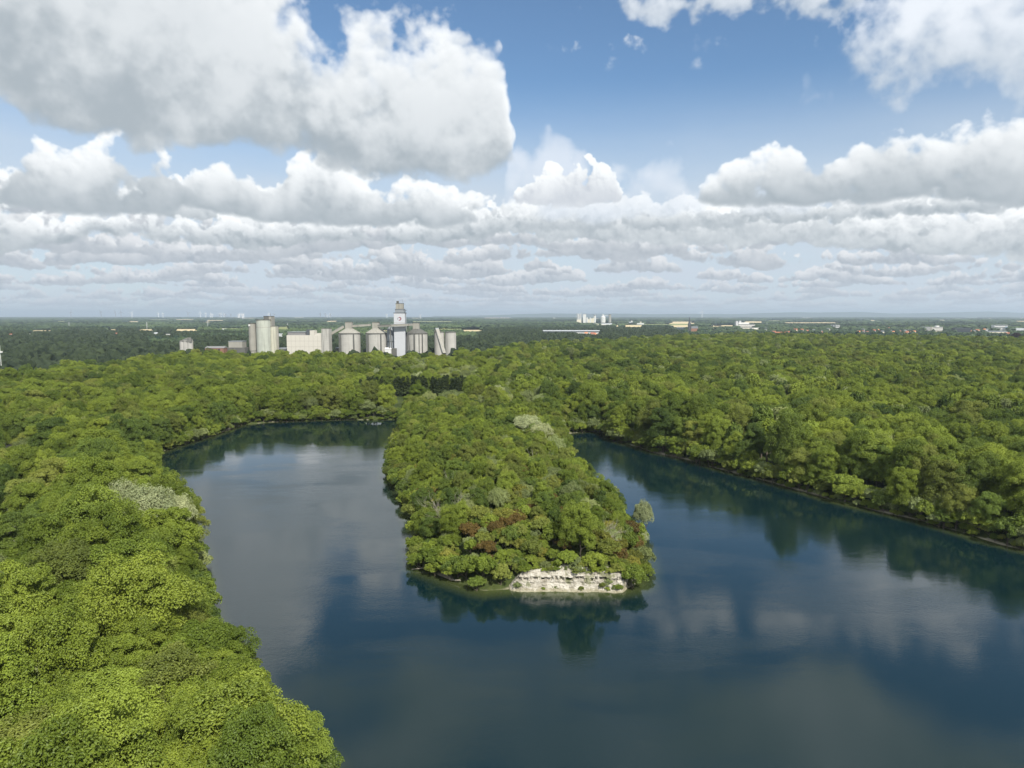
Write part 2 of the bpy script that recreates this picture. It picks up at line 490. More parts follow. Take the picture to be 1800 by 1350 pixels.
def inside(poly, x, y):
    c = np.zeros(x.shape, bool)
    n = len(poly)
    for i in range(n):
        x0, y0 = poly[i]; x1, y1 = poly[(i + 1) % n]
        if y0 == y1: continue
        m = ((y0 > y) != (y1 > y)) & (x < (x1 - x0) * (y - y0) / (y1 - y0) + x0)
        c ^= m
    return c

def dist(poly, x, y):
    d = np.full(x.shape, 1e9)
    n = len(poly)
    for i in range(n):
        x0, y0 = poly[i]; x1, y1 = poly[(i + 1) % n]
        ex, ey = x1 - x0, y1 - y0
        u = np.clip(((x - x0) * ex + (y - y0) * ey) / (ex * ex + ey * ey + 1e-9), 0, 1)
        d = np.minimum(d, (x - x0 - u * ex) ** 2 + (y - y0 - u * ey) ** 2)
    return np.sqrt(d)

def shore(x, y):
    """Signed distance to the water's edge (positive on land)."""
    x, y = np.asarray(x, float), np.asarray(y, float)
    wob = 2.9 * fbm((x * .05).astype(np.float32), (y * .05).astype(np.float32), 4)
    d = dist(LAKE, x, y); d = np.where(inside(LAKE, x, y), -d, d)
    e = dist(POND, x, y); e = np.where(inside(POND, x, y), -e, e)
    fr = (np.hypot(x - 20, y - 148) < 42)                        # the quarry face keeps its straight edge
    lb = np.where((x < 10) & (y < 320), .35, 1.0)
    return np.minimum(d, e) + np.where(fr, wob * .25, wob * lb)

CL0, CL1 = np.array(P2(893, 1034)), np.array(P2(1100, 1037))     # foot of the chalk face

def height(x, y):
    x, y = np.asarray(x, float), np.asarray(y, float)
    s = shore(x, y)
    wp = np.where(inside(PENP, x, y), 1.0, 0.0)
    und = fbm((x * .012).astype(np.float32), (y * .012).astype(np.float32), 4)
    hl = 3.2 * (1 - np.exp(-np.clip(s, 0, None) / 4)) + und * 2.2 * np.clip(s / 30, 0, 1)
    e = CL1 - CL0
    u = ((x - CL0[0]) * e[0] + (y - CL0[1]) * e[1]) / (e @ e)
    nearf = np.clip(1 - np.abs(u - .5) * 1.5, 0, 1) * np.clip(1 - (y - 150) / 45, 0, 1)
    hp = 3.3 * (1 - np.exp(-np.clip(s, 0, None) / (4 - 2.0 * nearf))) + 1.7 * np.clip(1 - (y - 150) / 60, 0, 1) * np.clip(s / 8, 0, 1) + und * np.clip(s / 12, 0, 1) + 4.2 * (1 - np.exp(-np.clip(s - 4, 0, None) / 8)) * np.clip(1.3 - (y - 150) / 200, .3, 1)
    h = np.where(wp > 0, hp, hl)
    return np.where(s < 0, np.maximum(-5, s * .55), h) + .02

# ------------------------------------------------------------------ ground, one sheet to the horizon
def axis(a, b, step, lo, hi, g=1.12):
    m = list(np.arange(a, b + .1, step))
    s, q = step, a
    L = []
    while q > lo: s *= g; q -= s; L.append(q)
    s, q = step, b
    R = []
    while q < hi: s *= g; q += s; R.append(q)
    return np.array(L[::-1] + m + R)

gx = axis(-230, 330, 2.0, -30000, 30000)
gy = axis(60, 480, 2.0, -3000, 31000)
GX, GY = np.meshgrid(gx, gy)
GZ = height(GX.ravel(), GY.ravel()).reshape(GX.shape)
GZ = np.where(np.hypot(GX, GY) > 1500, 3.0, GZ)
gverts = np.stack([GX.ravel(), GY.ravel(), GZ.ravel()], 1)
nx_, ny_ = len(gx), len(gy)
ii = (np.arange(ny_ - 1)[:, None] * nx_ + np.arange(nx_ - 1)[None, :]).ravel()
gfaces = np.stack([ii, ii + 1, ii + nx_ + 1, ii + nx_], 1)

m = new_mat('ground_soil_and_fields')
p = pos(); x_, y_, z_ = xyz(p)
n1 = noise(p, 0.05, 6, 0.6, '3D'); n2 = noise(p, 0.9, 5, 0.65, '3D')
soil = mixc(smooth(n1 * 0.5 + n2 * 0.5, 0.36, 0.62), (0.030, 0.046, 0.012), (0.070, 0.086, 0.028))
# sandy chalk along the water
sand = mixc(n2, (0.16, 0.14, 0.09), (0.46, 0.42, 0.33))
lowz = smooth(z_ + (n2 - 0.5) * 0.8 + (n1 - 0.5) * 6.0, 0.35, -0.4)
near = mixc(lowz, soil, sand)
# open country: a patchwork of fields
fv = comb(x_ * 0.0016 + n1 * 0.1, y_ * 0.0011)
vcol = node('ShaderNodeTexVoronoi', voronoi_dimensions='2D'); setin(vcol, 'Vector', fv); setin(vcol, 'Scale', 2.2)
vs = node('ShaderNodeSeparateColor'); X.nt.links.new(vcol.outputs['Color'], vs.inputs[0])
fr_, fg_ = X(vs.outputs[0]), X(vs.outputs[1])
fld = mixc(smooth(fr_, 0.62, 0.66), mixc(fg_, (0.045, 0.075, 0.022), (0.10, 0.135, 0.04)), mixc(fg_, (0.40, 0.31, 0.15), (0.52, 0.42, 0.22)))
far_ = smooth(y_ + X.m('ABSOLUTE', x_) * 0.4, 1150, 1350)
col = mixc(far_, near, fld)
out(principled(col, 0.95, 0.1, bump(n2, 0.6, 0.5)).outputs[0])
ground = link(bpy.data.objects.new('ground', np_mesh('ground', gverts, gfaces, m, True)))
tag(ground, kind='structure')

# ------------------------------------------------------------------ water
m = new_mat('lake_water')
p = pos(); x_, y_, z_ = xyz(p)
dep = X(node('ShaderNodeAttribute', attribute_name='depth').outputs['Fac'])
n0 = noise(comb(x_ * 0.010, y_ * 0.022), 1.0, 3, 0.5)
patch = noise(comb(x_ * 0.018 + n0 * 1.2, y_ * 0.045 + 4.0), 1.0, 4, 0.55)
rgh = smooth(patch, 0.46, 0.60, 0.008, 0.060)
rip = noise(comb(x_ * 1.1 + n0 * 3, y_ * 2.3), 1.0, 3, 0.6)
rip2 = noise(comb(x_ * 0.22, y_ * 0.5), 1.0, 2, 0.5)
nb = bump(rip * 0.9 + rip2 * 0.8, smooth(patch, 0.42, 0.62, 0.05, 0.22), 0.10)
shal = smooth(dep + (n0 - 0.5) * 0.8, 0.0, 3.4)
wc = mixc(shal, (0.055, 0.070, 0.022), (0.0030, 0.0140, 0.0170))
w = principled(wc, rgh, 0.5, nb)
setin(w, 'IOR', 1.60)
out(w.outputs[0])
wx = axis(-150, 260, 3.0, -330, 420, 1.3); wy = axis(70, 460, 3.0, -320, 520, 1.3)
WX, WY = np.meshgrid(wx, wy)
WS = shore(WX.ravel(), WY.ravel())
nx_ = len(wx)
ii = (np.arange(len(wy) - 1)[:, None] * nx_ + np.arange(nx_ - 1)[None, :]).ravel()
wf = np.stack([ii, ii + 1, ii + nx_ + 1, ii + nx_], 1)
keep = (WS[wf] < 6).any(1)
wverts = np.stack([WX.ravel(), WY.ravel(), np.zeros(WX.size)], 1)
used = np.unique(wf[keep]); remap = np.zeros(len(wverts), int); remap[used] = np.arange(len(used))
lake = link(bpy.data.objects.new('water', np_mesh('water', wverts[used], remap[wf[keep]], m, True, {'depth': np.clip(-WS[used] * .5, 0, 8)})))
tag(lake, kind='structure')

m = new_mat('pond_water')
pm = principled((0.16, 0.21, 0.14), 0.10, 0.5); out(pm.outputs[0])
pz = [(x, y, 0.3) for x, y in POND]
me = bpy.data.meshes.new('pond_water'); me.from_pydata(pz, [], [list(range(len(pz)))]); me.materials.append(m)
tag(link(bpy.data.objects.new('water', me)), kind='structure')

# ------------------------------------------------------------------ chalk face at the head of the peninsula
def chalk():
    m = new_mat('chalk')
    p = pos(); x_, y_, z_ = xyz(p)
    a = noise(p, 0.7, 6, 0.65, '3D'); b = noise(comb(x_ * .5, y_ * .5, z_ * 3.2), 1.2, 5, 0.65, '3D')
    v = voro(comb(x_ * .8, y_ * .8, z_ * 1.6), 1.3, 2, 0.6, '3D')
    c = mixc(smooth(a, .35, .68), (0.33, 0.305, 0.25), (0.56, 0.53, 0.46))
    c = mixc(smooth(b, .56, .70) * 0.75, c, (0.20, 0.17, 0.12))
    c = mixc(smooth(z_ + (a - .5) * 1.2, .75, .15) * .7, c, (0.22, 0.20, 0.12))
    c = mixc(smooth(noise(p, .45, 4, .6, '3D') + z_ * .03, .60, .72) * .75, c, (0.12, 0.13, 0.05))
    out(principled(c, 0.95, 0.1, bump(b * .6 + v * .5, 0.8, 0.35)).outputs[0])
    nu, nv = 260, 80
    e = CL1 - CL0; L = np.hypot(*e); e = e / L; nrm = np.array([e[1], -e[0]])      # towards the camera
    U, V = np.meshgrid(np.linspace(-.06, 1.05, nu), np.linspace(0, 1, nv))
    top = 3.9 + .8 * fbm((U * 6).astype(np.float32), U.astype(np.float32) * 0 + 3, 4) - 3.6 * np.clip(-(U - .12) * 8, 0, 1) + 0.9 * np.exp(-((U - .5) / .22) ** 2)
    top = top * np.clip(1.25 - np.abs(U - .52) * .9, .3, 1)
    Z = -.8 + V * (top + .8)
    # profile: apron of rubble, steep face, notch under a ledge, a set-back slope above
    prof = 1.2 * np.exp(-Z / .7) - .10 * Z
    led = 2.75 + .25 * fbm((U * 9).astype(np.float32), U.astype(np.float32) * 0 + 7, 3) + .14 * np.sign(np.sin(U * 34))
    prof += np.where((Z < led) & (Z > led - .75), -1.5 * np.clip(.45 + fbm((U * 14).astype(np.float32), U.astype(np.float32) * 0 + 1, 3) * 2.2, 0, 1), 0)
    prof += np.where(Z >= led, -.15 - (Z - led) * .75, 0)
    fx = (U * L * .5).astype(np.float32)
    rough = .55 * fbm(fx, (Z * .6).astype(np.float32), 5, .6) + .30 * fbm(fx * 3, (Z * 4).astype(np.float32), 4, .6) + 1.1 * fbm(fx * .22, fx * 0 + 5, 3)
    endb = -4.5 * np.clip((np.abs(U - .5) - .45) / .1, 0, 1) ** 1.5
    lay = .07 * np.sign(np.sin(Z * 7.5 + 1.6 * fbm(fx * .6, fx * 0 + 2, 3))) * np.clip(.4 + fbm(fx * 1.2, (Z * .8).astype(np.float32), 3) * 2, 0, 1)
    off = prof + rough * .7 + lay + endb + .4
    Xs = CL0[0] + e[0] * U * L + nrm[0] * off
    Ys = CL0[1] + e[1] * U * L + nrm[1] * off
    vv = np.stack([Xs.ravel(), Ys.ravel(), Z.ravel()], 1)
    # cap running back into the ground
    bk = np.stack([Xs[-1] - nrm[0] * 6, Ys[-1] - nrm[1] * 6, Z[-1] - .4], 1)
    vv = np.concatenate([vv, bk])
    ii = (np.arange(nv)[:, None] * nu + np.arange(nu - 1)[None, :]).ravel()
    return np_mesh('chalk_cliff', vv, np.stack([ii, ii + 1, ii + nu + 1, ii + nu], 1), m, False)
cliff = link(bpy.data.objects.new('chalk_cliff', chalk()))
tag(cliff, 'white chalk rock face dropping to the lake at the tip of the wooded peninsula', 'cliff', kind='structure')

# ------------------------------------------------------------------ gravel lane through the left wood
lane_px = [(-40, 1040), (-12, 990), (6, 962), (24, 905), (30, 862), (26, 830), (8, 770), (-14, 720), (-60, 690)]
LANE = np.array([P2(x, y, 3) for x, y in lane_px])
def lane_dist(x, y):
    d = np.full(np.shape(x), 1e9)
    for (x0, y0), (x1, y1) in zip(LANE[:-1], LANE[1:]):
        ex, ey = x1 - x0, y1 - y0
        u = np.clip(((x - x0) * ex + (y - y0) * ey) / (ex * ex + ey * ey), 0, 1)
        d = np.minimum(d, np.hypot(x - x0 - u * ex, y - y0 - u * ey))
    return d
seg = np.concatenate([np.linspace(a, b, 24, endpoint=False) for a, b in zip(LANE[:-1], LANE[1:])])
dr = np.gradient(seg, axis=0); dr = dr / np.linalg.norm(dr, axis=1, keepdims=True)
nr = np.stack([dr[:, 1], -dr[:, 0]], 1)
cols_ = []
for o_ in (-1.8, -.9, 0, .9, 1.8):
    q = seg + nr * o_; cols_.append(np.stack([q[:, 0], q[:, 1], height(q[:, 0], q[:, 1]) + .16], 1))
V_ = np.stack(cols_, 1).reshape(-1, 3); n_ = len(seg)
ii = (np.arange(n_ - 1)[:, None] * 5 + np.arange(4)[None, :]).ravel()
tag(link(bpy.data.objects.new('path', np_mesh('path', V_, np.stack([ii, ii + 1, ii + 6, ii + 5], 1), plain('gravel', (.30, .28, .25), .95, .2, 1.5), True))), kind='structure')

# ------------------------------------------------------------------ foliage
def unit(v): return v / np.maximum(np.linalg.norm(v, axis=-1, keepdims=True), 1e-9)

def leaves(c, n, size, tone, rs, asp=0.62, droop=0.22):
    """Folded rhombic leaf sprays: centres c, facing n."""
    N = len(c)
    r = rs.standard_normal((N, 3)); t = unit(np.cross(n, r)); s = np.cross(n, t)
    L = (size * (0.75 + 0.5 * rs.rand(N)))[:, None]
    v = np.stack([c - t * L * .5 - n * L * droop * .6, c + s * L * asp * .5, c + t * L * .5 - n * L * droop, c - s * L * asp * .5], 1).reshape(-1, 3)
    f = np.arange(N * 4).reshape(N, 4)
    return v, f, np.repeat(tone, 4)

def sph(n, rs, up=-1.0):
    v = unit(rs.standard_normal((n * 3, 3)))
    return v[v[:, 2] > up][:n]

def crown(rs, H=13.0, R=5.2, base=1.6, kind='round', lobes=13, per=13, leafs=44, lsize=.62):
    """Crown as lobes > clumps > leaf sprays; light gathers on clump tops, gaps stay between lobes."""
    cz = (H + base) / 2; rz = (H - base) / 2
    C, Nn, T = [], [], []
    for i in range(lobes):
        if kind == 'round':
            a = 2.399 * i + rs.rand() * .8; hh = (i + .5) / lobes
            zz = base + (H - base) * (.16 + .74 * hh ** .8)
            k = math.sqrt(max(0.02, 1 - ((zz - cz * .92) / rz) ** 2))
            rr = R * k * (.34 + .46 * rs.rand())
            lc = np.array([math.cos(a) * rr, math.sin(a) * rr, zz]); lr = R * (.27 + .27 * rs.rand()) * (1.05 - .25 * hh); st = np.array([1, 1, .92])
        elif kind == 'fan':                       # poplars and aspens: upright plumes
            a = 2.399 * i; rr = R * .62 * math.sqrt((i + .3) / lobes)
            zz = H * (.62 + .10 * rs.rand()) - rr * .5
            lc = np.array([math.cos(a) * rr, math.sin(a) * rr, zz]); lr = R * .24; st = np.array([1, 1, 3.2 + rs.rand()])
        elif kind == 'willow':                    # fine rounded plumes leaning outwards
            a = 2.399 * i; rr = R * .68 * math.sqrt((i + .4) / lobes)
            lc = np.array([math.cos(a) * rr, math.sin(a) * rr, H * .70 - rr * .45 + rs.rand() * 1.4]); lr = R * .34; st = np.array([1, 1, 1.35])
        elif kind == 'shrub':
            a = 2.399 * i; rr = R * .66 * math.sqrt((i + .3) / lobes)
            lc = np.array([math.cos(a) * rr, math.sin(a) * rr, H * .62 - rr * .42 + rs.rand() * .5]); lr = R * .38; st = np.array([1, 1, 1.05])
        else:                                     # 'cone': conifers
            hh = (i + .5) / lobes
            a = 2.399 * i; rr = R * (1 - hh) * .62
            lc = np.array([math.cos(a) * rr, math.sin(a) * rr, base + (H - base) * hh]); lr = R * (.42 - .26 * hh); st = np.array([1, 1, .8])
        tl = rs.rand() * .45
        d = sph(per, rs, -.45)
        cc = lc + d * lr * st * (.82 + .3 * rs.rand(len(d), 1))
        out_ = unit(d + unit(lc - np.array([0, 0, cz * .8]))[None] * .7)
        cr = lr * (.40 + .20 * rs.rand(len(d)))
        for j in range(len(d)):
            e = unit(sph(leafs, rs, -.62) + out_[j] * .30 + np.array([0, 0, .15]))
            p = cc[j] + e * cr[j] * (.70 + .42 * rs.rand(len(e), 1)) * (st ** .4)
            nn = unit(e * .9 + np.array([0, 0, .45]) + rs.standard_normal((len(e), 3)) * .42)
            C.append(p); Nn.append(nn)
            T.append(np.clip(tl + rs.rand() * .22 + rs.rand(len(e)) * .33, 0, 1))
    C, Nn, T = np.concatenate(C), np.concatenate(Nn), np.concatenate(T)
    C[:, 2] = np.maximum(C[:, 2], .15)
    return leaves(C, Nn, lsize, T, rs, droop=.12 if kind in ('fan', 'willow') else .24, asp=.40 if kind == 'willow' else .66)

def tube(path, rad, k=6):
    """Tapered tube along a polyline."""
    path = np.array(path, float); n = len(path)
    d = np.gradient(path, axis=0); d = unit(d)
    a = unit(np.cross(d, np.array([0.31, 0.87, 0.12]))); b = np.cross(d, a)
    th = np.arange(k) / k * 2 * np.pi
    v = (path[:, None] + (a[:, None] * np.cos(th)[None, :, None] + b[:, None] * np.sin(th)[None, :, None]) * np.array(rad)[:, None, None]).reshape(-1, 3)
    f = [[i * k + j, i * k + (j + 1) % k, (i + 1) * k + (j + 1) % k, (i + 1) * k + j] for i in range(n - 1) for j in range(k)]
    v = np.concatenate([v, path[-1:]])
    t_ = [[(n - 1) * k + j, (n - 1) * k + (j + 1) % k, n * k] for j in range(k)]
    return v, np.array(f), np.array(t_)

def tubes_mesh(name, tubes, mat):
    V, Q, Tt, o = [], [], [], 0
    for v, q, t_ in tubes:
        V.append(v); Q.append(q + o); Tt.append(t_ + o); o += len(v)
    return np_mesh(name, np.concatenate(V), [np.concatenate(Q), np.concatenate(Tt)], mat, True)

def trunk_mesh(rs, H, R, mat, stems=1, r0=.26):
    ts_ = []
    for s in range(stems):
        a = rs.rand() * 6.28; ln = .10 * H * (stems > 1)
        top = np.array([math.cos(a) * ln, math.sin(a) * ln, H * .72])
        P = [np.array([0, 0, -.6]) + (top - np.array([0, 0, -.6])) * q + np.array([rs.randn(), rs.randn(), 0]) * .12 * (q > 0) for q in (0, .25, .5, .75, 1)]
        ts_.append(tube(P, [r0 * 1.3, r0, r0 * .8, r0 * .5, r0 * .2], 7))
        for b in range(5):
            q = .28 + .13 * b; p0 = np.array([0, 0, -.6]) + (top - np.array([0, 0, -.6])) * q
            a = 2.4 * b + rs.rand(); L = R * (.75 - .08 * b)
            p2 = p0 + np.array([math.cos(a) * L, math.sin(a) * L, L * .75])
            pm = (p0 + p2) / 2 + np.array([0, 0, -.1 * L])
            ts_.append(tube([p0, pm, p2], [r0 * .45, r0 * .3, r0 * .1], 5))
    return tubes_mesh('trunk', ts_, mat)

def foliage_mat(name, dark, light, tip=None, tip_lo=.78, trans=.18):
    m = new_mat(name)
    tone = X(node('ShaderNodeAttribute', attribute_name='tone').outputs['Fac'])
    oi = node('ShaderNodeObjectInfo')
    rnd = X(oi.outputs['Random'])
    loc = X(oi.outputs['Location'])
    reg = noise(loc, 0.012, 3, 0.6, '3D')
    f = tone * .80 + (rnd - .5) * .55 + (reg - .5) * 1.2 + .16
    c = mixc(smooth(f, .08, 1.12), tuple(q * .88 for q in dark), tuple(q * 1.04 for q in light))
    hue = X.m('FRACT', rnd * 7.13)
    c = mixc(hue * .22, c, mixc(1.0, c, (1.28, 1.02, .75), 'MULTIPLY'))
    if tip: c = mixc(smooth(tone, tip_lo, tip_lo + .08), c, tip)
    d = node('ShaderNodeBsdfDiffuse'); setin(d, 'Color', c)
    tr_ = node('ShaderNodeBsdfTranslucent'); setin(tr_, 'Color', mixc(1.0, c, (1.35, 1.25, .55), 'MULTIPLY'))
    gl = node('ShaderNodeBsdfGlossy'); setin(gl, 'Color', (.8, .85, .8)); setin(gl, 'Roughness', .55)
    ms = node('ShaderNodeMixShader'); ms.inputs[0].default_value = trans
    X.nt.links.new(d.outputs[0], ms.inputs[1]); X.nt.links.new(tr_.outputs[0], ms.inputs[2])
    m2 = node('ShaderNodeMixShader'); m2.inputs[0].default_value = .025
    X.nt.links.new(ms.outputs[0], m2.inputs[1]); X.nt.links.new(gl.outputs[0], m2.inputs[2])
    out(m2.outputs[0])
    return m

FOL = {
    'bright': foliage_mat('leaves_bright_green', (0.092, 0.140, 0.013), (0.217, 0.282, 0.035)),
    'mid': foliage_mat('leaves_mid_green', (0.101, 0.151, 0.017), (0.242, 0.308, 0.041)),
    'deep': foliage_mat('leaves_deep_green', (0.056, 0.098, 0.015), (0.151, 0.214, 0.034)),
    'olive': foliage_mat('leaves_olive', (0.106, 0.140, 0.022), (0.234, 0.273, 0.054)),
    'gold': foliage_mat('leaves_golden_olive', (0.125, 0.141, 0.020), (0.276, 0.276, 0.049)),
    'silver': foliage_mat('leaves_silver_green', (0.233, 0.279, 0.136), (0.449, 0.497, 0.280), trans=.2),
    'sage': foliage_mat('leaves_sage_green', (0.146, 0.189, 0.064), (0.292, 0.347, 0.137), trans=.2),
    'blossom': foliage_mat('leaves_cream_tipped', (0.072, 0.104, 0.015), (0.135, 0.180, 0.030), (0.413, 0.425, 0.205)),
    'rust': foliage_mat('leaves_rusty_brown', (0.065, 0.052, 0.011), (0.153, 0.104, 0.025)),
    'pine': foliage_mat('needles_dark_green', (.034, .058, .017), (.080, .110, .032), trans=.1),
}
WORDS = {'bright': 'yellow-green', 'mid': 'mid-green', 'deep': 'dark green', 'olive': 'olive-green', 'gold': 'golden olive', 'silver': 'silvery', 'sage': 'grey-green', 'blossom': 'cream-flecked', 'rust': 'rusty brown', 'pine': 'blackish green'}
BARK = plain('bark', (.12, .10, .075), .9, .3, 2.0)
BARE = plain('bare_bark', (.30, .27, .22), .9, .25, 2.0)

MESH = {}
def protos(key, n, gen, trunkgen, tones):
    for i in range(n):
        rs = np.random.RandomState(100 + 17 * i + sum(map(ord, key)))
        v, f, tn = gen(rs, i)
        first = None
        tk = trunkgen(rs, i)
        for t_ in tones:
            if first is None: first = np_mesh(key + '_crown', v, f, FOL[t_], False, {'tone': tn}); c = first
            else: c = first.copy(); c.materials.clear(); c.materials.append(FOL[t_])
            MESH[key, i, t_] = (c, tk)

NB, NF, NW, NS, NC = 6, 2, 2, 5, 2
ALL = ['bright', 'mid', 'deep', 'olive', 'blossom']
protos('broadleaf', NB, lambda rs, i: crown(rs, 13 + rs.rand() * 1.5, 5.0 + rs.rand() * .9, 1.2, lobes=17, per=14, leafs=175, lsize=.275),
       lambda rs, i: trunk_mesh(rs, 13, 5, BARK), ALL)
protos('poplar', NF, lambda rs, i: crown(rs, 15, 4.2, 2, 'fan', lobes=13, per=26, leafs=22, lsize=.58), lambda rs, i: trunk_mesh(rs, 15, 3, BARK), ['mid', 'deep', 'sage'])
protos('willow', NW, lambda rs, i: crown(rs, 11, 5.0, 1, 'willow', lobes=16, per=20, leafs=80, lsize=.36), lambda rs, i: trunk_mesh(rs, 11, 5, BARK, 3, .2), ['silver', 'sage'])
protos('shrub', NS, lambda rs, i: crown(rs, 4.2 + rs.rand(), 2.3 + rs.rand() * .4, .2, 'shrub', lobes=9 + 2 * (i % 3), per=10, leafs=56, lsize=.26), lambda rs, i: trunk_mesh(rs, 4, 2, BARK, 3, .07),
       ['bright', 'mid', 'deep', 'olive', 'gold', 'rust', 'sage'])
protos('conifer', NC, lambda rs, i: crown(rs, 14, 2.6, 1, 'cone', lobes=22, per=9, leafs=16, lsize=.7), lambda rs, i: trunk_mesh(rs, 14, 1.5, BARK), ['pine'])
COUNT = {'broadleaf': NB, 'poplar': NF, 'willow': NW, 'shrub': NS, 'conifer': NC}
PARTS = {'shrub': ('foliage', 'stem')}
SPAN = {'broadleaf': (13.5, 5.3), 'poplar': (15, 4.2), 'willow': (11, 5), 'shrub': (4.7, 2.5), 'conifer': (14, 2.6)}

# ------------------------------------------------------------------ where plants stand
def jgrid(y0, y1, sp, rs, wide=.82, pad=42, jit=.42):
    X0 = wide * y1 + pad
    a = np.arange(-X0, X0, sp); b = np.arange(y0, y1, sp * .9)
    A, B = np.meshgrid(a, b); A = A + (np.arange(len(b)) % 2)[:, None] * sp / 2
    A, B = A.ravel(), B.ravel()
    A = A + (rs.rand(len(A)) - .5) * 2 * jit * sp; B = B + (rs.rand(len(B)) - .5) * 2 * jit * sp
    k = (np.abs(A) < wide * B + pad) & (B < y1)
    return A[k], B[k]

_DBX = [-300, 0, 200, 330, 560, 700, 770, 850, 900, 1050, 1120, 1300, 1500, 1800, 2300]
_DBY = [480, 505, 640, 790, 780, 740, 760, 840, 1000, 1180, 1350, 1650, 1500, 1300, 1250]
def near_limit(x, y):                                 # depth at which the near forest ends, by direction
    return np.interp(CX + F * x / np.maximum(y, 1), _DBX, _DBY)

plants = []     # (kind, variant, tone, x, y, z, scale, sz, rot, lean)
def put(kind, tone, x, y, s, sz=None, z=None, rot=None, var=None, lean=0.0, own=True, sink=0.15):
    z = float(height(np.array([x]), np.array([y]))[0]) if z is None else z
    plants.append(dict(kind=kind, var=random.randrange(COUNT[kind]) if var is None else var, tone=tone, x=x, y=y, z=z - sink, s=s, sy=s * random.uniform(.80, 1.22), sz=sz or s, rot=random.random() * 6.28 if rot is None else rot, lean=lean, own=own))

def spot(px, py, z): p = at(px, py, z); return p.x, p.y

# plants one can single out in the photograph, by the pixel of their crown and its height above the water
for px, py, z, kind, tone, s, sz, mode in (
        (212, 900, 13, 'willow', 'silver', 1.15, 1.6, 1), (258, 902, 13, 'willow', 'silver', 1.2, 1.62, 1), (304, 912, 11, 'willow', 'silver', .95, 1.4, 1),
        (300, 945, 9, 'broadleaf', 'bright', 1.25, 1.12, 1),
        (1130, 905, 7, 'willow', 'silver', .56, 1.0, 1), (1128, 945, 3.5, 'willow', 'silver', .36, .50, 1),
        (926, 748, 12, 'willow', 'silver', 1.05, 1.12, 1), (952, 764, 12, 'willow', 'silver', 1.0, 1.12, 1), (975, 785, 9, 'willow', 'sage', .8, .95, 1), (912, 742, 10, 'willow', 'sage', .8, .8, 1),
        (795, 702, 13, 'willow', 'sage', 1.45, 1.25, 1), (830, 708, 11, 'willow', 'sage', .9, .9, 1), (872, 692, 14, 'willow', 'silver', 1.25, 1.25, 1),
        (1050, 672, 14, 'willow', 'silver', 1.2, 1.3, 0), (1066, 664, 15, 'willow', 'silver', 1.1, 1.2, 0), (1040, 684, 13, 'willow', 'sage', 1.1, 1.1, 0),
        (730, 838, 8, 'willow', 'sage', .62, .7, 1), (1240, 680, 14, 'willow', 'sage', 1.2, 1.2, 0), (1465, 706, 14, 'willow', 'silver', .9, 1.0, 0),
        (1720, 785, 13, 'willow', 'silver', .95, .9, 1), (1795, 810, 12, 'willow', 'silver', .8, .8, 1), (1585, 720, 12, 'willow', 'sage', 1.0, 1.0, 0),
        (215, 722, 13, 'broadleaf', 'blossom', .9, .95, 1), (250, 718, 13, 'broadleaf', 'blossom', .9, .9, 1), (150, 735, 13, 'broadleaf', 'blossom', .8, .9, 1), (345, 705, 13, 'broadleaf', 'blossom', .95, .95, 1),
        (380, 700, 14, 'broadleaf', 'blossom', .9, .95, 1), (180, 740, 12, 'broadleaf', 'blossom', .8, .8, 1), (265, 735, 12, 'broadleaf', 'blossom', .8, .8, 1),
        (350, 664, 15, 'poplar', 'sage', 1.3, 1.15, 0), (50, 945, 9, 'broadleaf', 'deep', 1.0, .95, 1), (50, 790, 10, 'willow', 'sage', 1.1, 1.05, 1), (395, 1150, 8, 'broadleaf', 'bright', .75, .8, 1),
        (1020, 928, 9, 'broadleaf', 'mid', .72, .85, 1), (850, 990, 6, 'shrub', 'bright', 1.25, 1.45, 1), (880, 1005, 4, 'shrub', 'olive', 1.1, 1.2, 1), (820, 990, 5, 'shrub', 'mid', 1.2, 1.3, 1), (975, 930, 7, 'shrub', 'bright', 1.3, 1.2, 1), (1065, 960, 6, 'shrub', 'olive', 1.2, 1.1, 1),
        (1112, 1008, 3.5, 'shrub', 'mid', 1.35, 1.35, 1), (1132, 1000, 2.5, 'shrub', 'bright', .9, .9, 1), (1070, 1015, 1.6, 'shrub', 'sage', .55, .5, 1),
        (990, 955, 6, 'shrub', 'rust', .8, .9, 1), (950, 915, 7, 'shrub', 'gold', .9, 1.0, 1), (915, 955, 6, 'shrub', 'gold', .8, .8, 1),
        (862, 738, 10, 'broadleaf', 'deep', .72, .85, 1), (860, 790, 9, 'broadleaf', 'deep', .7, .62, 1), (830, 795, 9, 'broadleaf', 'deep', .5, .5, 1), (765, 800, 9, 'broadleaf', 'deep', .6, .55, 1),
        (700, 800, 8, 'broadleaf', 'mid', .62, .6, 1), (1450, 815, 10, 'broadleaf', 'mid', 1.0, 1.05, 1), (1655, 845, 11, 'broadleaf', 'olive', 1.1, 1.15, 1)):
    for _ in range(6):                             # its crown centre sits on the line of sight, its foot on the ground
        x, y = spot(px, py, z)
        z = .5 * z + .5 * (float(height(np.array([x]), np.array([y]))[0]) + SPAN[kind][0] * sz * .62)
    put(kind, tone, x, y, s, sz, own=mode == 1)
for q in plants: q['key'] = True
keyxy = np.array([(q['x'], q['y'], SPAN[q['kind']][1] * q['s']) for q in plants])

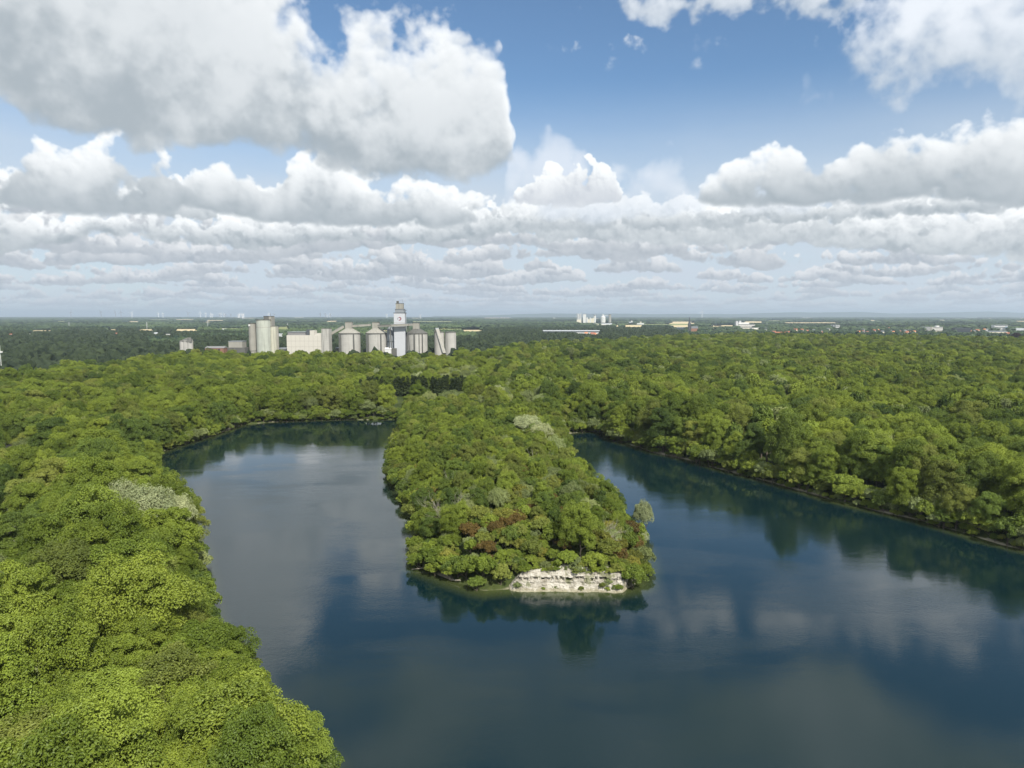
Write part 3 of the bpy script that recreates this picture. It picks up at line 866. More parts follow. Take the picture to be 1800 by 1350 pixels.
van_xy = spot(2, 972, 4)
def free(x, y, k=.55):
    d = np.sqrt((x[:, None] - keyxy[None, :, 0]) ** 2 + (y[:, None] - keyxy[None, :, 1]) ** 2)
    ok = (d > keyxy[None, :, 2] * k + 1.0).all(1)
    vd = np.array(van_xy); vl = np.hypot(*vd); vu = vd / vl
    al_ = vl - (x * vu[0] + y * vu[1]); pr_ = np.abs(x * vu[1] - y * vu[0])
    return ok & ~((al_ > -6) & (al_ < 34) & (pr_ < 7.5)) & (lane_dist(x, y) > 3.2)

rs = np.random.RandomState(3)
for y0, y1, sp in ((58, 330, 8.1), (330, 650, 8.0), (650, 1700, 10.8)):
    A, B = jgrid(y0, y1, sp, rs)
    sd = shore(A, B)
    pen = inside(PENP, A, B) & (B < P2(850, 745)[1])
    k = (sd > 1.0) & ~pen & free(A, B) & (B < near_limit(A, B))
    # gap for the works yard and a view onto the little pond
    pond = (np.abs(A - np.interp(B, [0, 770], [0, 75])) < 15) & (B > 640) & (B < 770) & (sd < 60)
    k &= ~((B > 640) & pond & (rs.rand(len(A)) < .9))
    A, B, sd = A[k], B[k], sd[k]
    Z = height(A, B)
    reg = fbm((A * .006).astype(np.float32), (B * .006).astype(np.float32), 3)
    reg2 = fbm((A * .010 + 40).astype(np.float32), (B * .010).astype(np.float32), 3)
    for a, b, z, s_, g, g2 in zip(A, B, Z, sd, reg, reg2):
        pxx, pyy, _ = proj(a, b, z + 12)
        r = random.random()
        kind, tone = 'broadleaf', None
        if 628 < pxx < 826 and 666 < pyy < 688: continue
        elif a > 0 and b > 260 and g2 > .10 and r < .8: kind, tone = 'poplar', ('mid' if r < .5 else 'sage' if r < .62 else 'deep')
        elif b > 240 and 740 < pxx < 1120 and 620 < pyy < 700 and r < .30: kind, tone = 'willow', 'sage'
        elif b > 240 and 630 < pxx < 860 and 630 < pyy < 662 and r < .6: kind, tone = 'willow', ('sage' if r < .45 else 'silver')
        elif r < .05: kind, tone = 'willow', 'sage'
        elif r > .985 and a < 0: tone = 'blossom'
        if tone is None:
            q = random.random() + g * .55
            if a < 0 and b < 330: tone = 'bright' if q < .30 else 'mid' if q < .64 else 'olive' if q < .80 else 'deep'
            elif a < 0 or b < 300: tone = 'bright' if q < .24 else 'mid' if q < .66 else 'olive' if q < .82 else 'deep'
            else: tone = 'bright' if q < .14 else 'mid' if q < .58 else 'olive' if q < .74 else 'deep'
            if a > 60 and b < 420 and tone == 'bright' and random.random() < .6: tone = 'mid'
        s = (.66 + .62 * random.random()) * (1.0 if b < 330 else .94)
        sz = s ** .6 * (.74 + .52 * random.random())
        if sp > 9: s *= 1.18; sz *= 1.05
        if s_ < 4: s *= .80; sz *= .80
        if a > 0 and b < 420 and s_ < 22: s *= 1.06; sz *= 1.14
        put(kind, tone, a, b, s, sz, z=z)
# the dense conifer plantation
A, B = jgrid(480, 640, 4.6, rs, .3, 20)
pq = [proj(a, b, 12) for a, b in zip(A, B)]
for a, b, (px, py, _) in zip(A, B, pq):
    if 632 < px < 822 and 668 < py < 686: put('conifer', 'pine', a, b, 1.25 + .4 * random.random(), .84 + .14 * random.random())
# bushes fringing the banks
A, B = jgrid(58, 470, 2.9, rs)
sd = shore(A, B)
pen = inside(PENP, A, B) & (B < P2(850, 745)[1])
k = (sd > -1.3) & (sd < 3.6) & ~pen & free(A, B, .3) & (rs.rand(len(A)) < .9)
k &= fbm((A * .06 + 9).astype(np.float32), (B * .06).astype(np.float32), 2) < .62
e = CL1 - CL0
for a, b, z in zip(A[k], B[k], height(A[k], B[k])):
    if -.02 < ((a - CL0[0]) * e[0] + (b - CL0[1]) * e[1]) / (e @ e) < 1.0 and b < CL0[1] + 12: continue
    put('shrub', random.choice(['mid', 'mid', 'deep', 'olive', 'sage', 'bright']), a, b, (.75 + .75 * random.random()) * (1.25 if a > 40 else 1.0), z=max(z, -.1))
A, B = jgrid(58, 480, 1.9, rs, .9, 60)
near_ = dist(LAKE, A, B) < 6
A, B = A[near_], B[near_]; sd = shore(A, B)
k = (sd > -1.0) & (sd < 1.1) & free(A, B, .2) & (rs.rand(len(A)) < .72) & (fbm((A * .05 + 4).astype(np.float32), (B * .05).astype(np.float32), 2) < .46) & ((A > 10) | (B > 280))
for a, b, z in zip(A[k], B[k], height(A[k], B[k])):
    if -.04 < ((a - CL0[0]) * e[0] + (b - CL0[1]) * e[1]) / (e @ e) < 1.0 and b < CL0[1] + 12: continue
    put('shrub', random.choice(['mid', 'deep', 'olive', 'mid', 'bright', 'sage']), a, b, .38 + .34 * random.random(), z=max(z, -.1) - .15)
# scrub on the peninsula
A, B = jgrid(135, 400, 2.45, rs, .5, 20)
sd = shore(A, B)
pen = inside(PENP, A, B) & (B < P2(850, 745)[1])
e = CL1 - CL0
uu = ((A - CL0[0]) * e[0] + (B - CL0[1]) * e[1]) / (e @ e)
vv_ = ((B - CL0[1]) * e[0] - (A - CL0[0]) * e[1]) / np.hypot(*e)
face = (uu > .06) & (uu < .99) & (vv_ < 1.6)
k = (sd > -1.2) & pen & free(A, B, .42) & ~face
k &= (B < 235) | (rs.rand(len(A)) < .70)
reg = fbm((A * .02).astype(np.float32), (B * .02).astype(np.float32), 3)
for a, b, z, g, s_ in zip(A[k], B[k], height(A[k], B[k]), reg[k], sd[k]):
    q = random.random() + g * .5
    back = (b - 150) / 150
    tone = 'bright' if q < .33 - .12 * back else 'gold' if q < .50 - .1 * back else 'olive' if q < .64 else 'mid' if q < .80 else 'deep' if q < .87 else 'sage' if q < .995 else 'rust'
    if b > 160 and random.random() < .14 + .10 * back and s_ > 1: w_ = .36 + .16 * random.random() + .16 * min(back, 1.2); put('broadleaf', random.choice(['mid', 'olive', 'mid', 'bright', 'deep']), a, b, w_, w_ * random.uniform(.9, 1.3), z=z)
    elif b > 170 and random.random() < .05: put('willow', 'sage', a, b, .45 + .2 * random.random(), .5 + .25 * random.random(), z=z)
    else:
        s = (.46 + .78 * random.random() ** 1.7) * (1.0 + .25 * min(1, max(0, back)))
        put('shrub', tone, a, b, s, s * (.85 + .4 * random.random()), z=z)

# growth hanging over the chalk face and rooted on it
e = CL1 - CL0; L_ = np.hypot(*e); nn_ = np.array([e[1], -e[0]]) / L_
for u_ in np.arange(.03, 1.0, .022):
    o_ = -1.0 - 4.5 * random.random(); q_ = CL0 + e * (u_ + random.uniform(-.02, .02)) + nn_ * o_
    put('shrub', random.choice(['olive', 'mid', 'sage', 'bright', 'olive']), q_[0], q_[1], random.uniform(.34, .72), random.uniform(.30, .58), z=3.3 + .5 * random.random() - .35 * (o_ + 2.5))
for u_, zz_, s_ in ((.08, .2, .38), (.30, 0., .22), (.62, -.1, .30), (.80, .6, .34), (.84, .0, .26), (.93, .0, .42)):
    q_ = CL0 + e * u_ + nn_ * .9
    put('shrub', random.choice(['sage', 'mid', 'olive']), q_[0], q_[1], s_, s_, z=zz_)

# ------------------------------------------------------------------ plants as objects: the largest in the picture one by one, the rest as one wood
used_labels = {}
def where(q, sd):
    px, py, f = proj(q['x'], q['y'], q['z'] + SPAN[q['kind']][0] * q['sz'] * .6)
    if inside(PENP, np.array([q['x']]), np.array([q['y']]))[0]: w = 'on the peninsula'
    elif q['x'] < 0: w = "at the left bank's edge" if sd < 5 else 'in the left bank wood'
    elif px < 1075: w = 'on the far shore'
    else: w = "at the right bank's edge" if sd < 6 else 'in the right bank wood'
    return w, px / 18.0, py / 13.5
NOUN = {'broadleaf': 'broadleaf', 'poplar': 'poplar', 'willow': 'willow', 'shrub': 'bush', 'conifer': 'conifer'}
NAME = {'broadleaf': 'broadleaf_tree', 'poplar': 'poplar_tree', 'willow': 'willow_tree', 'shrub': 'bush', 'conifer': 'conifer'}
CAT = {'broadleaf': 'tree', 'poplar': 'tree', 'willow': 'tree', 'shrub': 'bush', 'conifer': 'tree'}
GROUP = {'broadleaf': 'broadleaf trees of the lakeside wood', 'poplar': 'upright poplars in the wood', 'willow': 'pale willows round the lake', 'shrub': 'bushes on the banks and the peninsula', 'conifer': 'dark conifer plantation'}

ONES = 'zeroth first second third fourth fifth sixth seventh eighth ninth tenth eleventh twelfth thirteenth fourteenth fifteenth sixteenth seventeenth eighteenth nineteenth'.split()
TENS = {20: 'twent', 30: 'thirt', 40: 'fort', 50: 'fift', 60: 'sixt', 70: 'sevent', 80: 'eight'}
def nth(n):
    if n < 20: return ONES[n]
    return TENS[n // 10 * 10] + ('ieth' if n % 10 == 0 else 'y-' + ONES[n % 10])

def label_all(items):
    """Each plant by its look and its count along a strip of the wood one can follow in the picture."""
    cls = {}
    for q in items:
        w, a, b = where(q, SD[id(q)])
        px, py = a * 18, b * 13.5
        if w == 'on the peninsula':
            i = int(np.searchsorted([165, 180, 200, 225, 260], q['y']))
            strip = ('front band above the chalk', 'second band from the tip', 'third band from the tip', 'middle band', 'fifth band from the tip', 'rear band')[i]
            key, order, how = (strip, w), px, 'from the left in the peninsula\'s ' + strip
        elif q['x'] < 0:
            if SD[id(q)] < 6 and q['y'] < 300: strip, how = 'edge', 'up from the bottom along the left bank\'s waterline'
            elif SD[id(q)] < 6: strip, how = 'edge2', 'up from the bottom along the left cove\'s inner shore'
            else:
                i = int(np.searchsorted([110, 240], px - max(0, py - 900) * .12))
                strip = ('outer', 'middle', 'inner')[i]; how = f'up from the bottom in the left wood\'s {strip} strip'
            key, order = (strip,), -py
        elif px < 1075: key, order, how = ('far',), px, 'from the left behind the far shore'
        elif SD[id(q)] < 7: key, order, how = ('redge',), px, 'from the left along the right bank\'s waterline'
        else:
            i = int(np.searchsorted([16, 26, 40], SD[id(q)]))
            strip = ('second', 'third', 'fourth', 'hindmost')[i]
            key, order, how = ('r' + strip,), px, f'from the left in the right wood\'s {strip} row back'
        cls.setdefault((key, q['kind'], q['tone'], how), []).append((order, q))
    for (key, kind, tone, how), v in cls.items():
        v.sort(key=lambda t_: t_[0])
        for n, (_, q) in enumerate(v):
            q['label'] = (f"{nth(n + 1)} {WORDS[tone]} {NOUN[kind]} {how}" if len(v) > 1 else f"the one {WORDS[tone]} {NOUN[kind]} {how.replace('up from the bottom ', '').replace('from the left ', '')}")

view = []
for i, q in enumerate(plants):
    H, R = SPAN[q['kind']]
    px, py, f = proj(q['x'], q['y'], q['z'] + H * q['sz'] * .6)
    q['size'] = R * q['s'] * 2 / f if (-20 < px < 1820 and py < 1375 and f > 0) else -1
SOURCES = {}
solo = {'tree': [], 'bush': []}
cand = sorted((q for q in plants if q['size'] > 0), key=lambda q: -(q['size'] + (10 if q.get('key') and q['own'] else 0)))
for q in cand:
    g = solo[CAT[q['kind']]]
    if len(g) < 296 and not (q.get('key') and not q['own']): g.append(q); q['solo'] = True
# every kind and tone that the wood repeats needs at least one tree of its own to copy from
have = {(q['kind'], q['tone']) for g in solo.values() for q in g}
for kt in sorted({(q['kind'], q['tone']) for q in plants} - have):
    q = next((q for q in cand if (q['kind'], q['tone']) == kt), None)
    if q: solo[CAT[q['kind']]].append(q); q['solo'] = True

SD = {id(q): float(s) for g in solo.values() for q, s in zip(g, shore([w['x'] for w in g], [w['y'] for w in g]))}
for g in solo.values(): label_all(g)
for g in solo.values():
    for q in g:
        kind = q['kind']
        root = empty(NAME[kind], (q['x'], q['y'], q['z']), q['rot'])
        root.scale = (q['s'], q['sy'], q['sz'])
        tag(root, q['label'], CAT[kind], GROUP[kind])
        cm, tm = MESH[kind, q['var'], q['tone']]
        pn = PARTS.get(kind, ('crown', 'trunk'))
        c = link(bpy.data.objects.new(pn[0], cm), root)
        k = link(bpy.data.objects.new(pn[1], tm), root)
        SOURCES.setdefault((kind, q['tone']), {}).setdefault(q['var'], (c, k))

def scatter(name, items, label, cat):
    """One object whose geometry nodes repeat the crowns and trunks of the single trees at its points."""
    keys = []
    for (kt, vs) in sorted(SOURCES.items()):
        for v in sorted(vs): keys.append((kt[0], kt[1], v))
    idx = {k: i for i, k in enumerate(keys)}
    rows_ = []
    for q in items:
        kt = (q['kind'], q['tone'])
        if kt not in SOURCES: continue
        v = q['var'] if q['var'] in SOURCES[kt] else sorted(SOURCES[kt])[q['var'] % len(SOURCES[kt])]
        rows_.append((q['x'], q['y'], q['z'], idx[kt[0], kt[1], v], q['s'], q['sy'], q['sz'], q['rot']))
    R_ = np.array(rows_)
    me = bpy.data.meshes.new(name)
    me.vertices.add(len(R_)); me.vertices.foreach_set('co', R_[:, :3].astype(np.float32).ravel())
    a = me.attributes.new('which', 'INT', 'POINT'); a.data.foreach_set('value', R_[:, 3].astype(np.int32))
    a = me.attributes.new('size', 'FLOAT_VECTOR', 'POINT'); a.data.foreach_set('vector', R_[:, [4, 5, 6]].astype(np.float32).ravel())
    rt = np.zeros((len(R_), 3), np.float32); rt[:, 2] = R_[:, 7]
    a = me.attributes.new('turn', 'FLOAT_VECTOR', 'POINT'); a.data.foreach_set('vector', rt.ravel())
    me.update()
    o = link(bpy.data.objects.new(name, me))
    ng = bpy.data.node_groups.new(name, 'GeometryNodeTree')
    ng.interface.new_socket('Geometry', in_out='INPUT', socket_type='NodeSocketGeometry')
    ng.interface.new_socket('Geometry', in_out='OUTPUT', socket_type='NodeSocketGeometry')
    gi, go = ng.nodes.new('NodeGroupInput'), ng.nodes.new('NodeGroupOutput')
    join = ng.nodes.new('GeometryNodeJoinGeometry')
    def attr(nm, t_):
        n = ng.nodes.new('GeometryNodeInputNamedAttribute'); n.data_type = t_; n.inputs['Name'].default_value = nm
        return next(s for s in n.outputs if s.enabled and s.name == 'Attribute')
    wi, sz_, tu = attr('which', 'INT'), attr('size', 'FLOAT_VECTOR'), attr('turn', 'FLOAT_VECTOR')
    for k, i in idx.items():
        if not (R_[:, 3] == i).any(): continue
        c, t_ = SOURCES[(k[0], k[1])][k[2]]
        j = ng.nodes.new('GeometryNodeJoinGeometry')
        for ob in (c, t_):
            n = ng.nodes.new('GeometryNodeObjectInfo'); n.transform_space = 'ORIGINAL'
            n.inputs['Object'].default_value = ob; n.inputs['As Instance'].default_value = False
            ng.links.new(n.outputs['Geometry'], j.inputs[0])
        cmp_ = ng.nodes.new('FunctionNodeCompare'); cmp_.data_type = 'INT'; cmp_.operation = 'EQUAL'
        ins = [s for s in cmp_.inputs if s.enabled]
        ng.links.new(wi, ins[0]); ins[1].default_value = i
        ip = ng.nodes.new('GeometryNodeInstanceOnPoints')
        ng.links.new(gi.outputs[0], ip.inputs['Points']); ng.links.new(j.outputs[0], ip.inputs['Instance'])
        ng.links.new(cmp_.outputs[0], ip.inputs['Selection'])
        ng.links.new(sz_, ip.inputs['Scale']); ng.links.new(tu, ip.inputs['Rotation'])
        ng.links.new(ip.outputs[0], join.inputs[0])
    ng.links.new(join.outputs[0], go.inputs[0])
    md = o.modifiers.new('trees', 'NODES'); md.node_group = ng
    tag(o, label, cat, kind='stuff')
    return o

rest = [q for q in plants if not q.get('solo')]
scatter('forest', [q for q in rest if q['kind'] != 'shrub'], 'dense green summer forest spreading behind the lakeside trees on all sides', 'forest')
scatter('scrub', [q for q in rest if q['kind'] == 'shrub'], 'low bushes filling the banks and the peninsula between the larger bushes', 'undergrowth')
print('plants', len(plants), 'solo', {k: len(v) for k, v in solo.items()}, 'min size px', {k: min(q['size'] for q in v) * 683 for k, v in solo.items()})

# ------------------------------------------------------------------ building kit
class MB:
    """Collects boxes, prisms, cylinders and tubes into one mesh."""
    def __init__(s): s.v, s.f, s.n = [], [], 0
    def add(s, v, f):
        s.v.append(np.asarray(v, float)); s.f += [tuple(int(i) + s.n for i in q) for q in f]; s.n += len(v); return s
    def box(s, x0, x1, y0, y1, z0, z1):
        v = [(x, y, z) for z in (z0, z1) for x, y in ((x0, y0), (x1, y0), (x1, y1), (x0, y1))]
        return s.add(v, [(3, 2, 1, 0), (4, 5, 6, 7), (0, 1, 5, 4), (1, 2, 6, 5), (2, 3, 7, 6), (3, 0, 4, 7)])
    def cyl(s, x, y, z0, z1, r0, r1=None, k=40, a0=0.0):
        r1 = r0 if r1 is None else r1
        th = [a0 + 2 * math.pi * i / k for i in range(k)]
        v = [(x + r0 * math.cos(a), y + r0 * math.sin(a), z0) for a in th] + [(x + r1 * math.cos(a), y + r1 * math.sin(a), z1) for a in th]
        f = [(i, (i + 1) % k, k + (i + 1) % k, k + i) for i in range(k)] + [tuple(range(k))[::-1], tuple(range(k, 2 * k))]
        return s.add(v, f)
    def beam(s, p, q, w, h):
        p, q = Vector(p), Vector(q); d = (q - p).normalized()
        a = d.cross(Vector((0, 0, 1)))
        a = Vector((1, 0, 0)) if a.length < 1e-4 else a.normalized()
        b = a.cross(d).normalized()
        v = [tuple(o + a * (w / 2 * i) + b * (h / 2 * j)) for o in (p, q) for i, j in ((-1, -1), (1, -1), (1, 1), (-1, 1))]
        return s.add(v, [(0, 1, 2, 3), (7, 6, 5, 4), (0, 4, 5, 1), (1, 5, 6, 2), (2, 6, 7, 3), (3, 7, 4, 0)])
    def gable(s, x0, x1, y0, y1, z0, z1, over=.4):
        """Pitched roof, ridge along x."""
        ym = (y0 + y1) / 2; x0 -= over; x1 += over; y0 -= over; y1 += over
        v = [(x0, y0, z0), (x1, y0, z0), (x1, y1, z0), (x0, y1, z0), (x0, ym, z1), (x1, ym, z1)]
        return s.add(v, [(3, 2, 1, 0), (0, 1, 5, 4), (2, 3, 4, 5), (1, 2, 5), (3, 0, 4)])
    def make(s, name, mat, parent=None, loc=None, smooth_=False):
        me = bpy.data.meshes.new(name)
        me.from_pydata([tuple(q) for q in np.concatenate(s.v)], [], s.f)
        me.materials.append(mat); me.update()
        if smooth_:
            for p_ in me.polygons: p_.use_smooth = len(p_.vertices) == 4
            me.set_sharp_from_angle(angle=math.radians(40))
        o = link(bpy.data.objects.new(name, me), parent)
        if loc: o.location = loc
        return o

def thing(name, x, y, label, cat, group=None, rz=0.0, z=None):
    z = (float(height(np.array([x]), np.array([y]))[0]) if math.hypot(x, y) < 1500 else 3.0) if z is None else z
    o = empty(name, (x, y, z), rz)
    return tag(o, label, cat, group), z

# concrete with pour lines
def concrete(name, col, band=2.6, streak=.35):
    m = new_mat(name); p = pos(); x_, y_, z_ = xyz(p)
    n = noise(p, .12, 6, .65, '3D'); st = noise(comb(x_ * .9, y_ * .9, z_ * .04), .55, 4, .6, '3D')
    ln = smooth(X.m('ABSOLUTE', X.m('FRACT', z_ / band) - .5), .455, .49)
    f = ((n - .5) * .5 + 1.0) * (1 - ln * .16) * (1 - smooth(st, .5, .75) * streak)
    out(principled(mixc(1.0, col, comb(f, f, f), 'MULTIPLY'), .9, .2).outputs[0])
    return m
CONC = concrete('concrete_beige', (.41, .40, .37)); CONCG = concrete('concrete_grey', (.30, .29, .255)); CONCD = concrete('concrete_dark', (.12, .12, .11), streak=.5)
CLAD = plain('cladding_white', (.52, .495, .44), .6, .06, .3); CLADW = plain('cladding_pale_grey', (.47, .485, .51), .5, .05, .2)
JOINT = plain('joint_grey', (.33, .31, .27), .9, .1); STEEL = plain('steel_grey', (.23, .25, .27), .5, .15, .8, .4); STEELD = plain('steel_dark', (.07, .08, .09), .6, .2)
ROOFM = plain('roof_grey', (.20, .20, .20), .8, .2, .4); BRICK = plain('brick_red', (.24, .13, .09), .9, .2, .5); WINDOW = plain('window_glass', (.03, .04, .05), .15, .1)
PALE = plain('paint_white', (.60, .60, .585), .6, .06, .5); REDM = plain('mark_crimson', (.20, .012, .025), .6, .05); GREYM = plain('mark_grey', (.26, .24, .27), .6, .05)

D0 = 880.0
def fx(px, D=D0): return on(px, 600, D).x
def fz(py, D=D0): return on(900, py, D).z
GZf = 2.5
YARD = []       # what stands in the cement works, to keep the wood off it

def cylthing(root_name, parts, px0, px1, D, label, cat, group=None):
    x0, x1 = fx(px0, D), fx(px1, D)
    return thing(root_name, (x0 + x1) / 2, D, label, cat, group), (x1 - x0) / 2

# --- three domed storage silos with head houses
for pa, pb, top, apex, hh, ha, hb, label in (
        (591, 629, 587, 577.5, 566.5, 604, 615.5, 'beige round silo with a pale cone roof, leftmost of three domed silos'),
        (639.5, 677, 587, 577, 567, 652, 663.5, 'beige round silo with a grey domed roof, middle one of the three'),
        (711, 749, 587, 578, 568, 724, 735, 'beige round silo with a dark grey cone roof just right of the tall white tower')):
    x0, x1 = fx(pa), fx(pb); xc, r = (x0 + x1) / 2, (x1 - x0) / 2
    (t_, z0) = thing('storage_silo', xc, D0 + r, label, 'silo', 'domed storage silos')
    zt, za, zh = fz(top) - z0, fz(apex) - z0, fz(hh) - z0
    MB().cyl(0, 0, -1, zt, r, k=48).make('wall', CONC, t_, smooth_=True)
    MB().cyl(0, 0, zt, zt + 1.0, r + .7, k=48).make('eave_ring', CONCD, t_, smooth_=True)
    MB().cyl(0, 0, zt + 1.0, za, r + .3, 4.4, k=48).make('roof', CONCG if pa < 700 else CONCD, t_, smooth_=True)
    hw = (fx(hb) - fx(ha)) / 2; hx = (fx(ha) + fx(hb)) / 2 - xc
    MB().box(hx - hw, hx + hw, -4.2, 4.2, za - .9, zh).make('head_house', CONCG, t_)
    MB().box(hx - hw - .3, hx + hw + .3, -4.5, 4.5, zh, zh + .5).make('head_house_roof', CONCD, t_)
    for a in (-128, -56) if pa < 700 else (-95, -70, -52):
        c, s_ = math.cos(math.radians(a)), math.sin(math.radians(a))
        MB().beam((c * (r + .25), s_ * (r + .25), -1), (c * (r + .25), s_ * (r + .25), zt), 1.7 if a != -70 else .9, .9).make('pilaster', CONCD, t_)
    YARD.append((xc, D0 + r, r + 6))

# --- conveyor bridges between the head houses
def bridge(pts, w, label, legs=()):
    P = [on(px, py, D) for px, py, D in pts]
    c0 = P[0]
    root = empty('conveyor_bridge', (c0.x, c0.y, c0.z)); tag(root, label, 'conveyor', 'conveyor bridges of the cement works')
    for a, b in zip(P[:-1], P[1:]):
        MB().beam(a - c0, b - c0, w, w * .95).make('gallery', CONCG, root)
        o_ = Vector((0, 0, w * .53))
        MB().beam(a - c0 + o_, b - c0 + o_, w + .5, .25).make('gallery_roof', STEEL, root)
    for px, py, D in legs:
        q = on(px, py, D) - c0
        MB().beam((q.x - 2.2, q.y, 2 - c0.z), (q.x, q.y, q.z - w * .5), .8, .8).beam((q.x + 2.2, q.y, 2 - c0.z), (q.x, q.y, q.z - w * .5), .8, .8).make('trestle', CONCD, root)
D1 = D0 + 14
bridge([(578, 589, D1), (604.5, 574, D1)], 3.6, 'sloping grey conveyor bridge rising from the white hall to the first domed silo')
bridge([(615.5, 573.5, D1), (652, 571, D1)], 2.9, 'level grey conveyor bridge linking the first and middle domed silos')
bridge([(663.5, 573.5, D1 - 2), (688, 572.3, D0 - 4), (717, 570.9, D0 - 4), (724.5, 570.5, D1 - 6)], 3.0, 'long grey conveyor bridge passing in front of the tall white tower', [(686, 573, D0 - 3.5), (717, 571, D0 - 4)])

# --- the tall white tower with the mark
xa, xb = fx(693), fx(712.6); Dt = D0 + 1; k = Dt / D0; xa *= k; xb *= k
t_, z0 = thing('kiln_tower', (xa + xb) / 2, Dt, 'tall white clad tower with a crimson ring mark and dark boxes stacked on top', 'tower')
w = (xb - xa) / 2
Z = lambda py: fz(py, Dt) - z0
MB().box(-w, w, 0, 10.5, -1, Z(550.5)).make('shaft', CLADW, t_)
MB().box(-w - .35, w + .35, -.35, 10.85, Z(550.5), Z(550.5) + .7).make('cornice', STEELD, t_)
MB().box(-w + .02, w - .02, -.08, -.02, Z(567.6), Z(567.0)).make('seam', JOINT, t_)
wl, wr = fx(695) * k - (xa + xb) / 2, fx(711) * k - (xa + xb) / 2
MB().box(wl, wr, 1.0, 10, Z(550.5) + .7, Z(543.8)).make('machine_floor', STEEL, t_)
MB().box(wl - .25, wr + .25, 0.7, 10.3, Z(543.8), Z(543.2)).make('machine_floor_roof', STEELD, t_)
wl2, wr2 = fx(696.3) * k - (xa + xb) / 2, fx(709) * k - (xa + xb) / 2
MB().box(wl2, wr2, 1.5, 9.5, Z(543.2), Z(533.6)).make('upper_house', CONCG, t_)
MB().box(wl2 - .2, wr2 + .2, 1.3, 9.7, Z(533.6), Z(533.0)).make('upper_house_roof', STEELD, t_)
MB().box(wl2 + .6, wl2 + 3.4, 3.4, 6.5, Z(533.0), Z(529)).make('stair_head', CONCD, t_)
MB().cyl(wr2 - 1, 4, Z(533), Z(525.5), .12, .06, 6).make('antenna', STEEL, t_)
b = MB(); zc = Z(549); b.beam((w - 1.2, 1, Z(550)), (w + 1.0, 1, Z(545.5)), .25, .25).beam((w - 2.5, 1, Z(545.5)), (w + 2.4, 1, Z(545.5)), .25, .3).beam((w + .4, 1, Z(550.5)), (w + .4, 1, Z(545.5)), .3, .3)
b.make('hoist_frame', STEELD, t_)
MB().beam((w + .3, .5, 2), (w + .3, .5, Z(551)), .5, .5).make('riser_pipe', STEELD, t_)
# ring mark: a bold D shape, open at the left, with a grey stroke swinging in
def ring(cx, cz, rx, rz_, th, a0, a1, mat, nm, squash=0.0):
    n = 28; vv = []
    for i in range(n + 1):
        a = math.radians(a0 + (a1 - a0) * i / n)
        for q in (1.0, 1 - th):
            vv += [(cx + rx * q * math.cos(a), -.14, cz + rz_ * q * math.sin(a)), (cx + rx * q * math.cos(a), -.01, cz + rz_ * q * math.sin(a))]
    f = []
    for i in range(n):
        o = i * 4; f += [(o, o + 2, o + 6, o + 4), (o, o + 4, o + 5, o + 1), (o + 2, o + 3, o + 7, o + 6)]
    f += [(0, 1, 3, 2), (4 * n, 4 * n + 2, 4 * n + 3, 4 * n + 1)]
    MB().add(vv, f).make(nm, mat, t_)
u_ = (xb - xa) / 21.0
cz = Z(560.4)
ring(.1 * u_, cz, 3.5 * u_, 3.2 * u_, .46, -118, 112, REDM, 'mark_ring')
ring(-.3 * u_, cz + .2 * u_, 3.6 * u_, 3.0 * u_, .30, 114, 176, GREYM, 'mark_swoosh')
MB().add([(-4.2 * u_, -.14, cz - 1.9 * u_), (-3.2 * u_, -.14, cz - 1.8 * u_), (-2.4 * u_, -.14, cz + .9 * u_), (-3.9 * u_, -.14, cz + .3 * u_)], [(0, 1, 2, 3)]).make('mark_stroke', GREYM, t_)
YARD.append(((xa + xb) / 2, Dt + 8, 22))

# --- steel tanks left of the tower
for px, r, top, lab in ((684, 4.0, 579.5, 'slim grey steel tank with a cone top close left of the white tower'), (690.5, 2.0, 575, 'narrow dark vent pipe between the steel tank and the white tower')):
    x = fx(px); t_, z0 = thing('steel_tank' if r > 3 else 'vent_pipe', x, D0 + 8, lab, 'tank' if r > 3 else 'pipe')
    zt = fz(top) - z0
    MB().cyl(0, 0, -1, zt, r, k=24).make('shell', STEEL, t_, smooth_=True)
    MB().cyl(0, 0, zt, zt + r * .9, r, r * .3, k=24).make('cone_top', STEEL, t_, smooth_=True)
    MB().cyl(0, 0, fz(601) - z0, fz(600) - z0, r + .3, k=24).make('band', STEELD, t_, smooth_=True)

# --- the great silo block at the left
x0, x1 = fx(431), fx(478)
t_, z0 = thing('silo_block', (x0 + x1) / 2, D0 + 16, 'cluster of tall grey concrete silos with a square stair tower on top', 'silo')
c0 = (x0 + x1) / 2; Z = lambda py: fz(py) - z0
o = MB().cyl(fx(457) - c0, -2, -1, Z(562.5), (fx(468.8) - fx(444.5)) / 2 + .3, k=48).make('main_silo', concrete('concrete_greenish', (.42, .44, .385)), t_, smooth_=True)
MB().cyl(fx(457) - c0, -2, Z(562.5), Z(561.6), (fx(468.8) - fx(444.5)) / 2 + .9, k=48).make('rim', CONCD, o, smooth_=True)
MB().cyl(fx(457) - c0, -2, Z(575.8), Z(575.2), (fx(468.8) - fx(444.5)) / 2 + .42, k=48).make('ring_joint', JOINT, o, smooth_=True)
o = MB().cyl(fx(437.5) - c0, -3, -1, Z(569), 4.6, k=32).make('side_silo', CONCG, t_, smooth_=True)
MB().cyl(fx(437.5) - c0, -3, Z(569), Z(568.1), 5.1, k=32).make('rim', CONCD, o, smooth_=True)
MB().cyl(fx(437.5) - c0, -3, Z(617.8), Z(617), 4.9, k=32).make('base_ring', CONCD, o, smooth_=True)
MB().box(fx(433.5) - c0, fx(436.6) - c0, -8.2, -7.6, Z(573.6), Z(570.2)).make('white_panel', PALE, o)
o = MB().cyl(fx(432.8) - c0, 0, -1, Z(570.5), 2.4, k=20).make('slim_silo', CONCG, t_, smooth_=True)
